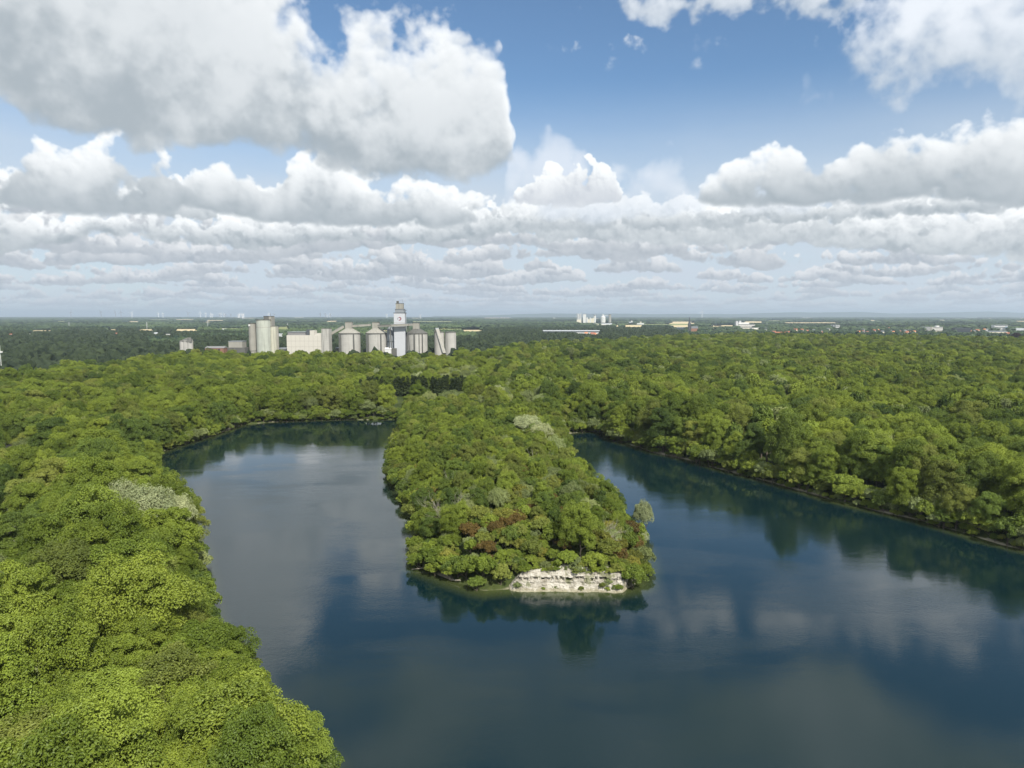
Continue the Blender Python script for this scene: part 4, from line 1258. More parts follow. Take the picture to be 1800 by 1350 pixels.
o = MB().cyl(fx(471.5) - c0, 3, -1, Z(574), 4.7, k=32).make('side_silo', concrete('concrete_sand', (.46, .45, .37)), t_, smooth_=True)
MB().cyl(fx(471.5) - c0, 3, Z(574), Z(573.3), 5.0, k=32).make('rim', CONCD, o, smooth_=True)
o = MB().cyl(fx(475.5) - c0, 8, -1, Z(574.5), 2.6, k=24).make('slim_silo', CONCG, t_, smooth_=True)
o = MB().box(fx(456) - c0, fx(469.5) - c0, 2, 13, Z(562.5), Z(556.2)).make('stair_tower', CONCD, t_)
MB().box(fx(456) - c0 - .4, fx(469.5) - c0 + .4, 1.6, 13.4, Z(556.2), Z(555.5)).make('roof', STEELD, o)
MB().box(fx(466.5) - c0, fx(471) - c0, -1.0, 12, 2, Z(556.6)).make('lift_shaft', CONCG, t_)
MB().cyl(fx(467.5) - c0, 4, Z(555.5), Z(549.5), .16, .08, 6).make('antenna', STEELD, o)
YARD.append((c0, D0 + 16, 30))

# --- white panelled hall
x0, x1 = fx(504), fx(566)
t_, z0 = thing('mill_hall', (x0 + x1) / 2, D0, 'long windowless hall of white wall panels with a dark roof strip', 'hall')
c0 = (x0 + x1) / 2; Z = lambda py: fz(py) - z0
X0, X1 = x0 - c0, x1 - c0
h = MB().box(X0, X1, 0, 26, -1, Z(589.3)).make('wall', CLAD, t_)
g = MB()
for i in range(1, 8): xx = X0 + (X1 - X0) * i / 8; g.box(xx - .10, xx + .10, -.05, .0, 0, Z(589.6))
for zz in (Z(599.5), Z(609.5)): g.box(X0 + .02, X1 - .02, -.07, -.003, zz - .12, zz + .12)
g.make('panel_joints', JOINT, h)
MB().box(X0 + .6, fx(536) - c0, 3, 24, Z(589.3), Z(584.2)).make('roof_house', ROOFM, t_)
MB().box(X0 + .2, fx(536.5) - c0, 2.4, 24.6, Z(584.2), Z(583.3)).make('roof_house_cover', STEEL, t_)
MB().box(fx(537) - c0, fx(544) - c0, 4, 16, Z(589.3), Z(579.5)).make('filter_house', STEELD, t_)
MB().box(fx(545) - c0, fx(553) - c0, -.02, 12, Z(589.3), Z(581)).make('stair_head', CLAD, t_)
MB().box(fx(553.3) - c0, X1 - .3, .6, 14, Z(589.3), Z(586)).make('parapet', CLAD, t_)
YARD.append((c0, D0 + 12, 34))
x0, x1 = fx(566.3), fx(579.3)
t_, z0 = thing('transfer_tower', (x0 + x1) / 2, D0 - 2, 'square beige concrete block joined to the right end of the white hall', 'tower')
w = (x1 - x0) / 2
MB().box(-w, w, 0, 14, -1, fz(577.8) - z0).make('wall', CONC, t_)
MB().box(-w - .2, w + .2, -.2, 14.2, fz(577.8) - z0, fz(577.2) - z0).make('roof', CONCD, t_)

# --- twin silos at the right with a steep conveyor
for pa, pb, lab in ((759.5, 777.5, 'short beige silo half hidden behind the steep conveyor'), (778.8, 799, 'short beige silo at the far right end of the cement works')):
    x0, x1 = fx(pa), fx(pb); xc, r = (x0 + x1) / 2, (x1 - x0) / 2
    t_, z0 = thing('small_silo', xc, D0 + 25, lab, 'silo', 'twin short silos')
    MB().cyl(0, 0, -1, fz(585) - z0, r, k=36).make('wall', CONC, t_, smooth_=True)
    MB().cyl(0, 0, fz(585) - z0, fz(584.3) - z0, r + .4, k=36).make('rim', CONCD, t_, smooth_=True)
    MB().cyl(0, 0, fz(584.3) - z0, fz(583.6) - z0, r - .6, r - 2, k=36).make('roof', CONCD, t_, smooth_=True)
    if pa < 770: MB().box(-r + .6, r - 5, -r * .3, r * .5, fz(584.2) - z0, fz(580.3) - z0).make('filter_house', CONCD, t_)
    YARD.append((xc, D0 + 25, 16))
bridge([(768, 579.5, D0 + 6), (780.5, 622, D0 - 14)], 4.2, 'steep pale conveyor chute slanting down to the right before the twin silos')

# --- ruined silo, brick hall and low sheds to the left
x0, x1 = fx(329), fx(351.5); xc = (x0 + x1) / 2
t_, z0 = thing('ruined_silo', xc, D0 - 20, 'crumbling pale concrete silo stump with a broken roof, far left of the works', 'silo')
Z = lambda py: fz(py, D0 - 20) - z0
for i, (dx_, r, tp) in enumerate(((-4.6, 3.6, 599), (0, 3.9, 598.5), (4.6, 3.6, 600.5))):
    o = MB().cyl(dx_, 0, -1, Z(tp), r, k=20).make('cell', CONC, t_, smooth_=True)
MB().add([(-7, -4, Z(599)), (8, -4, Z(601.5)), (8, 4, Z(601.5)), (-7, 4, Z(599)), (2, -1, Z(593.5)), (5.5, 1, Z(593)), (7, -2, Z(597))], [(0, 1, 6, 4), (0, 4, 3), (4, 5, 2, 3), (4, 6, 5), (1, 2, 5, 6)]).make('broken_roof', CONCD, t_)
MB().beam((-12, 0, 0), (-6, -1, Z(606)), .8, .8).beam((8.8, -1, 0), (8.8, -1, Z(597)), .5, .5).make('buttress', CONCG, t_)
YARD.append((xc, D0 - 20, 14))
x0, x1 = fx(366), fx(398); t_, z0 = thing('brick_hall', (x0 + x1) / 2, D0 - 10, 'low red brick hall with a dark row of windows beneath the grey silos', 'hall')
w = (x1 - x0) / 2; h_ = fz(612, D0 - 10) - z0
wl = MB().box(-w, w, 0, 14, -1, h_).make('wall', BRICK, t_)
MB().gable(-w, w, 0, 14, h_, h_ + 2.2).make('roof', ROOFM, t_)
for i in range(3): MB().box(-2.5 + i * 3.6, .1 + i * 3.6, -.06, 0, h_ - 3.4, h_ - 1.2).make('window', WINDOW, wl)
x0, x1 = fx(399), fx(430); t_, z0 = thing('concrete_shed', (x0 + x1) / 2, D0, 'stained grey concrete shed leaning against the silo cluster', 'shed')
w = (x1 - x0) / 2
MB().box(-w, w, 0, 16, -1, fz(611) - z0).make('lower_wall', CONCD, t_)
MB().box(-w + 1, w - 4, 2, 16, fz(611) - z0, fz(600.5) - z0).make('upper_wall', CONCG, t_)
MB().box(-w + .6, w - 3.6, 1.6, 16.4, fz(600.5) - z0, fz(599.7) - z0).make('roof', STEEL, t_)
x0, x1 = fx(480), fx(503); t_, z0 = thing('flat_shed', (x0 + x1) / 2, D0 + 30, 'long low grey shed between the silo cluster and the white hall', 'shed')
w = (x1 - x0) / 2
MB().box(-w - 4, w + 4, 0, 14, -1, fz(614, D0 + 30) - z0).make('wall', CONCD, t_)
MB().box(-w - 4.4, w + 4.4, -.4, 14.4, fz(614, D0 + 30) - z0, fz(611.8, D0 + 30) - z0).make('roof', STEEL, t_)
x0, x1 = fx(580), fx(592); t_, z0 = thing('flat_shed', (x0 + x1) / 2, D0 + 34, 'low grey shed in the gap beside the first domed silo', 'shed')
MB().box(-6, 8, 0, 12, -1, fz(613, D0 + 34) - z0).make('wall', CONCG, t_)
MB().box(-6.4, 8.4, -.4, 12.4, fz(613, D0 + 34) - z0, fz(611, D0 + 34) - z0).make('roof', STEEL, t_)
t_, z0 = thing('workshop', fx(686), D0 - 6, 'small white gabled workshop at the foot of the slim steel tank', 'building')
MB().box(-6, 2, 0, 10, -1, fz(614, D0 - 6) - z0).make('wall', PALE, t_)
MB().gable(-6, 2, 0, 10, fz(614, D0 - 6) - z0, fz(611, D0 - 6) - z0).make('roof', PALE, t_)
MB().box(2.02, 8, 2, 9, -1, fz(612.5, D0 - 6) - z0).make('annexe', CONCD, t_)

# --- floodlight mast at the left border
p = at(4, 668, 3); D = p.y
t_, z0 = thing('floodlight_mast', p.x, D, 'tall white floodlight mast at the left border of the picture', 'mast')
zt = on(4, 607, D).z - z0
MB().cyl(0, 0, -1, zt, .32, .18, 12).make('pole', PALE, t_, smooth_=True)
MB().cyl(0, 0, zt - 6.6, zt - 6.1, 1.8, k=16).make('platform', PALE, t_)
for a in range(6):
    c, s_ = math.cos(a * 1.047), math.sin(a * 1.047)
    MB().box(c * 1.5 - .35, c * 1.5 + .35, s_ * 1.5 - .35, s_ * 1.5 + .35, zt - 6.1, zt - 5.2).make('lamp', PALE, t_)
MAST = (p.x, D)

# --- white van on the lane at the left border
vx, vy = van_xy
t_, z0 = thing('parked_van', vx, vy, 'white van parked on the lane, cut by the left border of the picture', 'van', rz=math.radians(-64))
TYRE = plain('tyre_rubber', (.02, .02, .02), .9)
VP = plain('van_paint', (.78, .79, .80), .3, .02)
prof = [(-2.6, .45), (2.45, .45), (2.6, .75), (2.55, 1.15), (1.75, 1.35), (1.15, 2.15), (-2.45, 2.2), (-2.6, 1.9)]
n = len(prof)
v = [(x, -.95, z) for x, z in prof] + [(x, .95, z) for x, z in prof]
bd = MB().add(v, [tuple(range(n)), tuple(range(2 * n - 1, n - 1, -1))] + [(i, i + n, (i + 1) % n + n, (i + 1) % n) for i in range(n)]).make('body', VP, t_)
MB().add([(1.72, -.85, 1.42), (1.72, .85, 1.42), (1.20, .80, 2.08), (1.20, -.80, 2.08)], [(0, 1, 2, 3)]).make('windscreen', WINDOW, t_, (.03, 0, .02))
for s_ in (-1, 1):
    MB().box(.1, 1.2, s_ * .955 - .01, s_ * .955 + .01, 1.3, 1.9).make('side_window', WINDOW, t_)
    for wx_ in (-1.6, 1.7):
        q = MB(); th = [2 * math.pi * i / 18 for i in range(18)]
        vv = [(wx_ + .36 * math.cos(a), s_ * .98 + d_, .36 + .36 * math.sin(a)) for d_ in (-.12, .04) for a in th]
        q.add(vv, [(i, (i + 1) % 18, 18 + (i + 1) % 18, 18 + i) for i in range(18)] + [tuple(range(18)), tuple(range(35, 17, -1))]).make('wheel', TYRE, t_)
    MB().box(2.56, 2.62, s_ * .7 - .18, s_ * .7 + .18, .8, 1.0).make('headlight', PALE, t_)

# --- dead bushes and fallen branches on the peninsula
def twigs(rs, n, L, spread, r0, up=.9, lean=(0, 0)):
    ts_ = []
    def grow(p, d, ln, r, lev):
        q = p + d * ln * .5 + rs.randn(3) * ln * .04; e_ = q + (d + rs.randn(3) * .16 + np.array([0, 0, .05])) * ln * .5
        ts_.append(tube([p, q, e_], [r, r * .75, r * .45], 5))
        if lev:
            for _ in range(3):
                dd = unit(d + rs.randn(3) * .42 + np.array([0, 0, .08])); grow(q + (e_ - q) * rs.rand(), dd, ln * .58, r * .5, lev - 1)
    for i in range(n):
        a = i * 2.4 + rs.rand()
        d = unit(np.array([math.cos(a) * spread + lean[0], math.sin(a) * spread + lean[1], up]))
        grow(np.array([math.cos(a) * .1, math.sin(a) * .1, -.1]), d, L * (.7 + .5 * rs.rand()), r0, 2)
    return ts_
for px, py, zz, n, L, sp_, lean, lab in (
        (1050, 972, 4.4, 13, 4.0, .9, (1.3, -.3), 'bare grey bush fanning out over the right end of the chalk face'),
        (790, 935, 6, 9, 5.4, .55, (-.1, 0), 'leafless pale saplings standing amid bushes on the left side of the peninsula'),
        (765, 900, 6, 6, 4.6, .5, (-.2, 0), 'thin dead sapling behind the leafless ones on the left side of the peninsula'),
        (800, 868, 7, 7, 4.8, .5, (0, 0), 'dead twiggy bush in the middle of the peninsula, left of centre'),
        (905, 838, 7, 9, 4.6, .7, (0, 0), 'wide dead bush in the centre of the peninsula'),
        (945, 822, 7, 8, 4.6, .7, (.2, 0), 'dead bush just right of the wide one at the centre of the peninsula')):
    x, y = spot(px, py, zz)
    rs_ = np.random.RandomState(int(px))
    z = float(height(np.array([x]), np.array([y]))[0])
    me = tubes_mesh('dead_bush', twigs(rs_, n, L * 1.05, sp_, .055, .9, lean), BARE)
    o = link(bpy.data.objects.new('dead_bush', me)); o.location = (x, y, z + (.5 if px > 1000 else 1.3))
    tag(o, lab, 'dead bush', 'dead bushes on the peninsula')
for px, py, lab, ang in ((748, 1000, 'bleached fallen trunk with bare branches lying in the water left of the peninsula tip', .2), (800, 1022, 'short bleached branch at the water by the peninsula tip', -.4)):
    p = at(px, py, .3); rs_ = np.random.RandomState(int(px))
    L = 5.5 if px < 780 else 2.6
    ts_ = [tube([(L * .5, 0, .5), (0, 0, .25), (-L * .6, .1, .1)], [.2, .15, .06], 7)]
    for i in range(5): a = rs_.randn() * .6 + math.pi; st = (L * (.4 - .18 * i), 0, .35); ts_.append(tube([st, (st[0] + math.cos(a) * L * .25, math.sin(a) * L * .25, .45 + .2 * rs_.rand())], [.08, .03], 5))
    o = link(bpy.data.objects.new('fallen_branch', tubes_mesh('fallen_branch', ts_, BARE))); o.location = p; o.rotation_euler = (0, 0, ang)
    tag(o, lab, 'driftwood')

HAZE_DENS = 6.0e-5
# ------------------------------------------------------------------ the country beyond: woods, fields, town
def ico(sub):
    t_ = (1 + 5 ** .5) / 2
    v = [(-1, t_, 0), (1, t_, 0), (-1, -t_, 0), (1, -t_, 0), (0, -1, t_), (0, 1, t_), (0, -1, -t_), (0, 1, -t_), (t_, 0, -1), (t_, 0, 1), (-t_, 0, -1), (-t_, 0, 1)]
    f = [(0, 11, 5), (0, 5, 1), (0, 1, 7), (0, 7, 10), (0, 10, 11), (1, 5, 9), (5, 11, 4), (11, 10, 2), (10, 7, 6), (7, 1, 8), (3, 9, 4), (3, 4, 2), (3, 2, 6), (3, 6, 8), (3, 8, 9), (4, 9, 5), (2, 4, 11), (6, 2, 10), (8, 6, 7), (9, 8, 1)]
    v = [np.array(q) / np.linalg.norm(q) for q in v]
    for _ in range(sub):
        c, g = {}, []
        def mid(a, b):
            k = (min(a, b), max(a, b))
            if k not in c: q = v[a] + v[b]; v.append(q / np.linalg.norm(q)); c[k] = len(v) - 1
            return c[k]
        for a, b, d in f:
            e, h, i = mid(a, b), mid(b, d), mid(d, a); g += [(a, e, i), (b, h, e), (d, i, h), (e, h, i)]
        f = g
    return np.array(v), np.array(f)

def blobs(name, x, y, z, r, h, tone, sub, mat, rs, rag=.22, low=-.35):
    """Ragged crowns, one per point, as one mesh."""
    V, Fc = ico(sub)
    keepv = V[:, 2] > -2
    n, k = len(x), len(V)
    d = 1 + rag * rs.standard_normal((n, k))
    P = V[None] * d[..., None]
    P = P * np.stack([r, r, h * .5], 1)[:, None, :]
    P[..., 2] = np.maximum(P[..., 2] + h[:, None] * .5, .2)
    P += np.stack([x, y, z], 1)[:, None, :]
    f = (Fc[None] + (np.arange(n) * k)[:, None, None]).reshape(-1, 3)
    tn = np.clip(tone[:, None] + .16 * rs.standard_normal((n, k)), 0, 1)
    return np_mesh(name, P.reshape(-1, 3), f, mat, False, {'tone': tn.ravel()})

m = new_mat('far_foliage')
tone = X(node('ShaderNodeAttribute', attribute_name='tone').outputs['Fac'])
x_, y_, z_ = xyz(pos())
reg = noise(comb(x_ * .0011, y_ * .0016), 1.0, 3, .6)  # broad lighter and darker bands imitate sunlit patches on the woods
c = mixc(smooth(tone * .6 + (reg - .5) * 1.5 + .18, 0, 1), (.012, .025, .020), (.085, .120, .052))
out(principled(c, .9, .12).outputs[0])
FAR = m
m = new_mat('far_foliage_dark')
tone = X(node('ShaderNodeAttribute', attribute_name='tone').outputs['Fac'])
c = mixc(tone, (.009, .016, .011), (.042, .058, .028))  # dark greens; cloud shadow over the left woods is painted in with these
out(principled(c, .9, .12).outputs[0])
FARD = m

# explicit stubble and meadow fields, by the picture rows their near and far edges fall on
fields = []
_fr = random.Random(9)
_more = []
for _ in range(34):
    _y = 556.6 + 9.5 * _fr.random() ** 1.3; _x = _fr.uniform(0, 1800); _w = _fr.uniform(8, 46)
    _more.append((_x, _x + _w, _y, _y - .35 - (_y - 556) * .09, _fr.choice([0, 0, 1])))
for px0, px1, pyn, pyf, cl in (
        (56, 96, 582.6, 580.8, 0), (190, 212, 580.6, 579.0, 0), (241, 277, 581.6, 579, 0), (308, 351, 582.4, 578.6, 0), (355, 379, 566.6, 565.8, 0), (380, 432, 578.4, 577.0, 1),
        (488, 512, 579.5, 574.5, 1), (570, 600, 565.6, 564.0, 0), (655, 668, 575.5, 573.5, 0), (670, 692, 582.6, 581, 0), (720, 800, 566, 564.5, 1), (770, 845, 580, 578, 1), (812, 850, 583, 578, 0), (845, 905, 559.5, 558.4, 0),
        (1078, 1091, 574.5, 571.4, 0), (1094, 1131, 575.2, 571.4, 0), (1131, 1175, 570.8, 569.6, 1), (1173, 1223, 569.2, 565.4, 0), (1173, 1218, 571.8, 569.4, 1), (1177, 1215, 575, 571.8, 0), (1300, 1345, 567.4, 565.0, 0), (1372, 1475, 568.0, 566.8, 0),
        (1520, 1542, 564.0, 562.8, 0), (1246, 1268, 574.6, 572, 0), (1255, 1292, 573.6, 571.8, 0), *_more):
    a, b, c_, d = at(px0, pyn, 3), at(px1, pyn, 3), at(px1, pyf, 3), at(px0, pyf, 3)
    fields.append((px0, px1, a.y, c_.y))
    if cl == 0: fm = bpy.data.materials.get('stubble_field') or plain('stubble_field', (.56, .46, .27), .95, .12, .01)
    else: fm = bpy.data.materials.get('meadow_field') or plain('meadow_field', (.20, .22, .075), .95, .15, .01)
    me = bpy.data.meshes.new('field'); me.from_pydata([(q.x, q.y, 3.25) for q in (a, b, c_, d)], [], [(0, 1, 2, 3)]); me.materials.append(fm)
    tag(link(bpy.data.objects.new('field', me)), 'pale field strip between the far woods', 'field', kind='structure')

def sight(x, y, h):
    """Tallest growth that keeps the fields and buildings behind it in view."""
    px = CX + F * x / y
    lim = np.full(x.shape, 1e3)
    for px0, px1, yn, yf in fields + openings:
        m_ = (px > px0) & (px < px1)
        lim = np.where(m_ & (y < yn), np.minimum(lim, (60 - 3) * (1 - y / yn) + .5), lim)
        lim = np.where(m_ & (y >= yn) & (y <= yf), 0, lim)
    return lim

# --- buildings of the town and the farms: (px left, px right, py base, py top, depth in m, roof, wall, words)
GLASSB = plain('glass_blue', (.10, .16, .22), .2, .1); ROOFR = plain('roof_tiles_red', (.34, .13, .08), .9, .2, .5); ROOFT = plain('roof_tiles_orange', (.55, .24, .12), .9, .15, .5)
ROOFG = plain('roof_slate', (.13, .14, .15), .8, .2, .5); CREAM = plain('render_cream', (.68, .62, .48), .8, .1, .5); DARKW = plain('cladding_dark', (.05, .055, .06), .6, .2); PALER = plain('roof_pale', (.42, .44, .46), .6, .1, .3)
openings = []
def block(px0, px1, pyb, pyt, dep, name, label, cat, wall, roof=None, pitch=0.0, rows=0, D=None, group=None):
    b0 = at((px0 + px1) / 2, pyb, 3.0); D = D or b0.y
    xa_, xb_ = on(px0, pyb, D).x, on(px1, pyb, D).x
    zt = on(900, pyt, D).z
    t_, z0 = thing(name, (xa_ + xb_) / 2, D, label, cat, group, z=2.8)
    w_ = (xb_ - xa_) / 2; h = max(3.0, zt - z0)
    hw = h if not pitch else h * (1 - pitch)
    wl = MB().box(-w_, w_, 0, dep, -.5, hw).make('wall', wall, t_)
    if pitch: MB().gable(-w_, w_, 0, dep, hw, h, .5).make('roof', roof or ROOFR, t_)
    else: MB().box(-w_ - .3, w_ + .3, -.3, dep + .3, hw, hw + .5).make('roof', roof or ROOFG, t_)
    for r in range(rows):
        zz = hw * (r + .45) / rows
        MB().box(-w_ + .8, w_ - .8, -.12, -.02, zz, zz + hw / rows * .42).make('window_band', WINDOW, wl)
    openings.append((px0, px1, D - 1, D + dep + 4))
    return t_, w_, h

block(13, 29, 589.5, 586.6, 30, 'farm_hall', 'low white hall with a red roof near the left border', 'hall', PALE, ROOFR, .4)
block(2, 11, 593, 591.2, 20, 'farm_shed', 'low cream shed beside the red-roofed hall near the left border', 'shed', CREAM, ROOFG)
block(50, 61, 588.5, 585.4, 40, 'farm_hall', 'low hall with a pale green roof behind the dark wood on the left', 'hall', PALE, plain('roof_pale_green', (.42, .52, .45), .7), .3)
block(200, 213, 588, 585, 20, 'farm_house', 'cream farmhouse half hidden at the right end of the dark wood', 'house', CREAM, ROOFR, .5)
block(268, 283, 588.5, 584.4, 30, 'warehouse', 'white warehouse with a bright roof behind the dark wood', 'warehouse', PALE, PALER, .5)
block(287, 305, 590, 587.2, 25, 'warehouse', 'low white warehouse beside a small chimney behind the dark wood', 'warehouse', PALE, ROOFG)
block(293.5, 295.2, 588, 581.5, 5, 'chimney_stack', 'small white chimney over the low warehouse behind the dark wood', 'chimney', PALE)
block(317, 323, 590.5, 587, 14, 'workshop', 'small white workshop just before the pale field on the left', 'workshop', PALE, PALER, .4)
block(390, 398, 581.5, 577.8, 16, 'farm_house', 'white house with a pale roof at the edge of the meadow behind the grey silos', 'house', PALE, PALER, .6)
block(414.5, 417, 595, 587.5, 6, 'water_tower', 'small pale tower in the dark wood left of the grey silos', 'tower', PALE)
block(514, 518, 566, 563.4, 14, 'farm_house', 'orange-roofed house far behind, left of the other orange roofs', 'house', CREAM, ROOFT, .6)
block(519.5, 526, 566.2, 563.8, 14, 'farm_house', 'long orange-roofed house far behind between the grey silos and white hall', 'house', CREAM, ROOFT, .6)
block(523.5, 529.5, 577.2, 573.6, 12, 'farm_house', 'bright orange roof among the woods behind the white hall', 'house', PALE, ROOFT, .65)
block(481, 503, 592.5, 587.2, 40, 'warehouse', 'grey warehouse with a pale roof left of the white hall', 'warehouse', CLADW, PALER)
block(665, 671, 571, 568.6, 14, 'farm_house', 'white house behind the gap between the middle silo and the white tower', 'house', PALE, ROOFG, .5)
block(742, 748, 584, 579.2, 12, 'farm_house', 'white house with a dark roof right of the third domed silo', 'house', PALE, ROOFG, .5)
block(950, 1057, 584.6, 580.6, 60, 'factory_hall', 'very long low grey factory hall in the middle distance', 'hall', STEELD, PALER, .35, 0)
block(1012, 1056, 587, 584.4, 30, 'factory_hall', 'shorter row of white factory sheds in front of the long grey hall', 'hall', PALE, ROOFG)
block(931, 933.2, 583.5, 576, 6, 'chimney_stack', 'slim white chimney at the left end of the long factory hall', 'chimney', PALE)
block(1103, 1109, 569.6, 565.8, 30, 'grain_store', 'white grain store with a slanting roof in front of the far woods', 'store', PALE, PALER, .5)
block(1109.5, 1112, 569.4, 563.8, 20, 'grain_tower', 'small white tower joined to the grain store', 'tower', PALE)
block(1115, 1132, 570.4, 568.0, 30, 'warehouse', 'white warehouse right of the grain store', 'warehouse', PALE, PALER)
block(1122, 1128, 568.4, 565.6, 30, 'warehouse', 'cream block behind the white warehouse', 'warehouse', CREAM, PALER)
block(1052, 1077, 571.4, 568.4, 50, 'warehouse', 'white warehouse at the foot of the far cement works', 'warehouse', PALE, PALER, .4)
block(1044, 1052, 573, 569, 30, 'warehouse', 'pale block left of the warehouse by the far cement works', 'warehouse', CREAM, PALER)
block(1183, 1207, 579.4, 576.2, 30, 'sports_hall', 'low hall with a pale blue glazed front left of the church', 'hall', GLASSB, PALER, 0, 1)
block(1251, 1258, 579.5, 576.4, 16, 'row_house', 'pale grey house row between the church and the white hospital', 'house', CLADW, ROOFG, .5)
# hospital-like white complex
t_, w_, h = block(1297, 1327, 577.5, 570, 30, 'hospital_block', 'large white stepped building with window bands and a taller left wing', 'building', PALE, PALER, 0, 3)
MB().box(-w_ - 9, -w_ - .2, -1, 16, -.5, h * 1.72).make('left_wing', CLADW, t_)
MB().box(-w_ + 4, w_ * .35, 4, 24, h + .5, h * 1.42).make('upper_storey', PALE, t_)
MB().box(-w_ + 8, -w_ + 16, 6, 16, h * 1.42, h * 1.8).make('roof_plant', CLADW, t_)
block(1322, 1338, 579, 576.4, 24, 'low_annexe', 'low white annexe at the right foot of the white stepped building', 'building', PALE, PALER)
block(1462, 1469, 578, 571, 14, 'apartment_block', 'small grey apartment block standing left of its white twin', 'apartment block', CLADW, ROOFG, 0, 3)
block(1469.4, 1476, 578.2, 570.8, 14, 'apartment_block', 'small white apartment block standing right of its grey twin', 'apartment block', PALE, ROOFG, 0, 3)
block(1621, 1638, 581, 574.5, 16, 'apartment_block', 'grey apartment block left of the bright white one', 'apartment block', CLADW, ROOFG, 0, 3)
t_, w_, h = block(1639, 1657, 582, 574.8, 16, 'apartment_block', 'bright white apartment block with a stepped top', 'apartment block', PALE, PALER, 0, 3)
MB().box(-w_ * .2, w_ * .35, 2, 12, h + .5, h + 5).make('upper_storey', PALE, t_)
block(1678, 1707, 584, 577, 18, 'apartment_block', 'dark clad apartment block with white balcony rows', 'apartment block', DARKW, ROOFG, 0, 3)
t_, w_, h = block(1748, 1771, 580.5, 571.4, 20, 'office_block', 'modern white and glass office block near the right border', 'office block', PALE, PALER, 0, 3)
MB().box(w_ - 10, w_ - .3, -.5, -.2, 0, h * .7).make('glass_front', GLASSB, t_)
block(1735, 1772, 586, 581.6, 30, 'school_building', 'long low school building with a grey roof before the office block', 'school', CREAM, ROOFG, .45)
block(1769, 1777, 588.5, 584.4, 14, 'brick_house', 'red brick house next to the dark purple tree', 'house', BRICK, ROOFR, .4)
block(1775, 1800, 581, 577, 40, 'warehouse', 'grey flat warehouse at the right border', 'warehouse', CLADW, PALER)
block(1792, 1800, 594, 587, 12, 'row_house', 'grey house behind the purple tree at the right border', 'house', CLADW, ROOFG, .4)
block(1365, 1376, 589, 585.4, 12, 'row_house', 'pale grey house with a dark roof rising over the wood, right of the red roof', 'house', CLADW, ROOFG, .6)
block(1364, 1382, 588.6, 583.4, 14, 'brick_house', 'wide salmon-red roof rising over the edge of the right wood', 'house', CREAM, ROOFR, .7)
# small town houses, left to right
hs = []
rs = np.random.RandomState(21)
for i, px in enumerate(sorted(list(rs.uniform(1240, 1290, 5)) + list(rs.uniform(1340, 1460, 16)) + list(rs.uniform(1480, 1620, 26)) + list(rs.uniform(1700, 1745, 10)) + list(rs.uniform(1020, 1052, 6)))):
    py = rs.uniform(579, 587.5) if px > 1300 else rs.uniform(578, 582) if px > 1200 else rs.uniform(587, 591)
    hs.append((px, py))
cw = (('white', PALE), ('cream', CREAM), ('grey', CLADW)); cr_ = (('red', ROOFR), ('orange', ROOFT), ('dark', ROOFG), ('red', ROOFR))
seen = {}
for px, py in hs:
    wd = rs.uniform(3.2, 5.6); a, b = cw[rs.randint(3)], cr_[rs.randint(4)]
    zone = 'below the long factory hall' if px < 1100 else 'between the church and the white hospital' if px < 1292 else 'right of the white hospital' if px < 1461 else 'between the twin blocks and the white flats' if px < 1622 else 'right of the dark flats'
    k = (a[0], b[0], zone); seen[k] = seen.get(k, 0) + 1
    block(px - wd / 2, px + wd / 2, py, py - rs.uniform(3.2, 4.6), 9, 'town_house', f'{nth(seen[k])} {a[0]} house with {b[0]} roof {zone}', 'house', a[1], b[1], .5, group='small houses of the town')

# --- church
D = 2450.0
c0 = on(1212.5, 580, D)
t_, z0 = thing('church', c0.x, D, 'dark church with a tall pointed spire standing over the right wood', 'church', z=2.8)
zt = on(1212.5, 556.5, D).z - z0; zb = on(1212.5, 571.5, D).z - z0
MB().box(-5, 5, 0, 10, -.5, zb).make('tower', DARKW, t_)
MB().cyl(0, 5, zb, zt, 5.6, .12, 8, math.pi / 8).make('spire', STEELD, t_)
for a in (-1, 1): MB().cyl(a * 4.2, .8, zb, zb + 7, 1.1, .1, 6).cyl(a * 4.2, 9.2, zb, zb + 7, 1.1, .1, 6).make('pinnacles', STEELD, t_)
MB().box(5.2, 30, 0, 12, -.5, 12).make('nave', BRICK, t_)
MB().gable(5.2, 30, 0, 12, 12, 20, .3).make('nave_roof', ROOFG, t_)
openings.append((1206, 1228, D - 1, D + 30))

# --- the second cement works, far away
D = at(1040, 567.5, 3).y
def fxx(px): return on(px, 560, D).x
def fzz(py): return on(900, py, D).z - 2.8
def far_thing(name, px, label, cat):
    return thing(name, fxx(px), D, label, cat, 'far cement works', z=2.8)[0]
u1 = fxx(1001) - fxx(1000)
t_ = far_thing('preheater_tower', 1018, 'open framed pale tower, tallest and leftmost of the far cement works', 'tower')
MB().box(-4 * u1, 3.6 * u1, 0, 20, 0, fzz(562)).make('lower_floors', CREAM, t_)
f_ = MB()
for a in (-3.8, 0, 3.4): f_.box(a * u1 - 1, a * u1 + 1, 0, 2, fzz(562), fzz(550.5)).box(a * u1 - 1, a * u1 + 1, 16, 18, fzz(562), fzz(550.5))
for py in (558.5, 555, 551.5): f_.box(-4 * u1, 3.6 * u1, -.2, 18.2, fzz(py), fzz(py) + 1.6)
f_.make('frame', CLADW, t_)
MB().cyl(-1.6 * u1, 8, fzz(562), fzz(552), 1.3 * u1, k=16).cyl(1.6 * u1, 8, fzz(562), fzz(552.6), 1.3 * u1, k=16).make('cyclones', PALE, t_)
MB().cyl(4.6 * u1, 8, 0, fzz(549), .35 * u1, k=10).make('stack', CLADW, t_)
t_ = far_thing('raw_mill', 1027.5, 'slim white box tower beside the framed tower of the far works', 'tower')
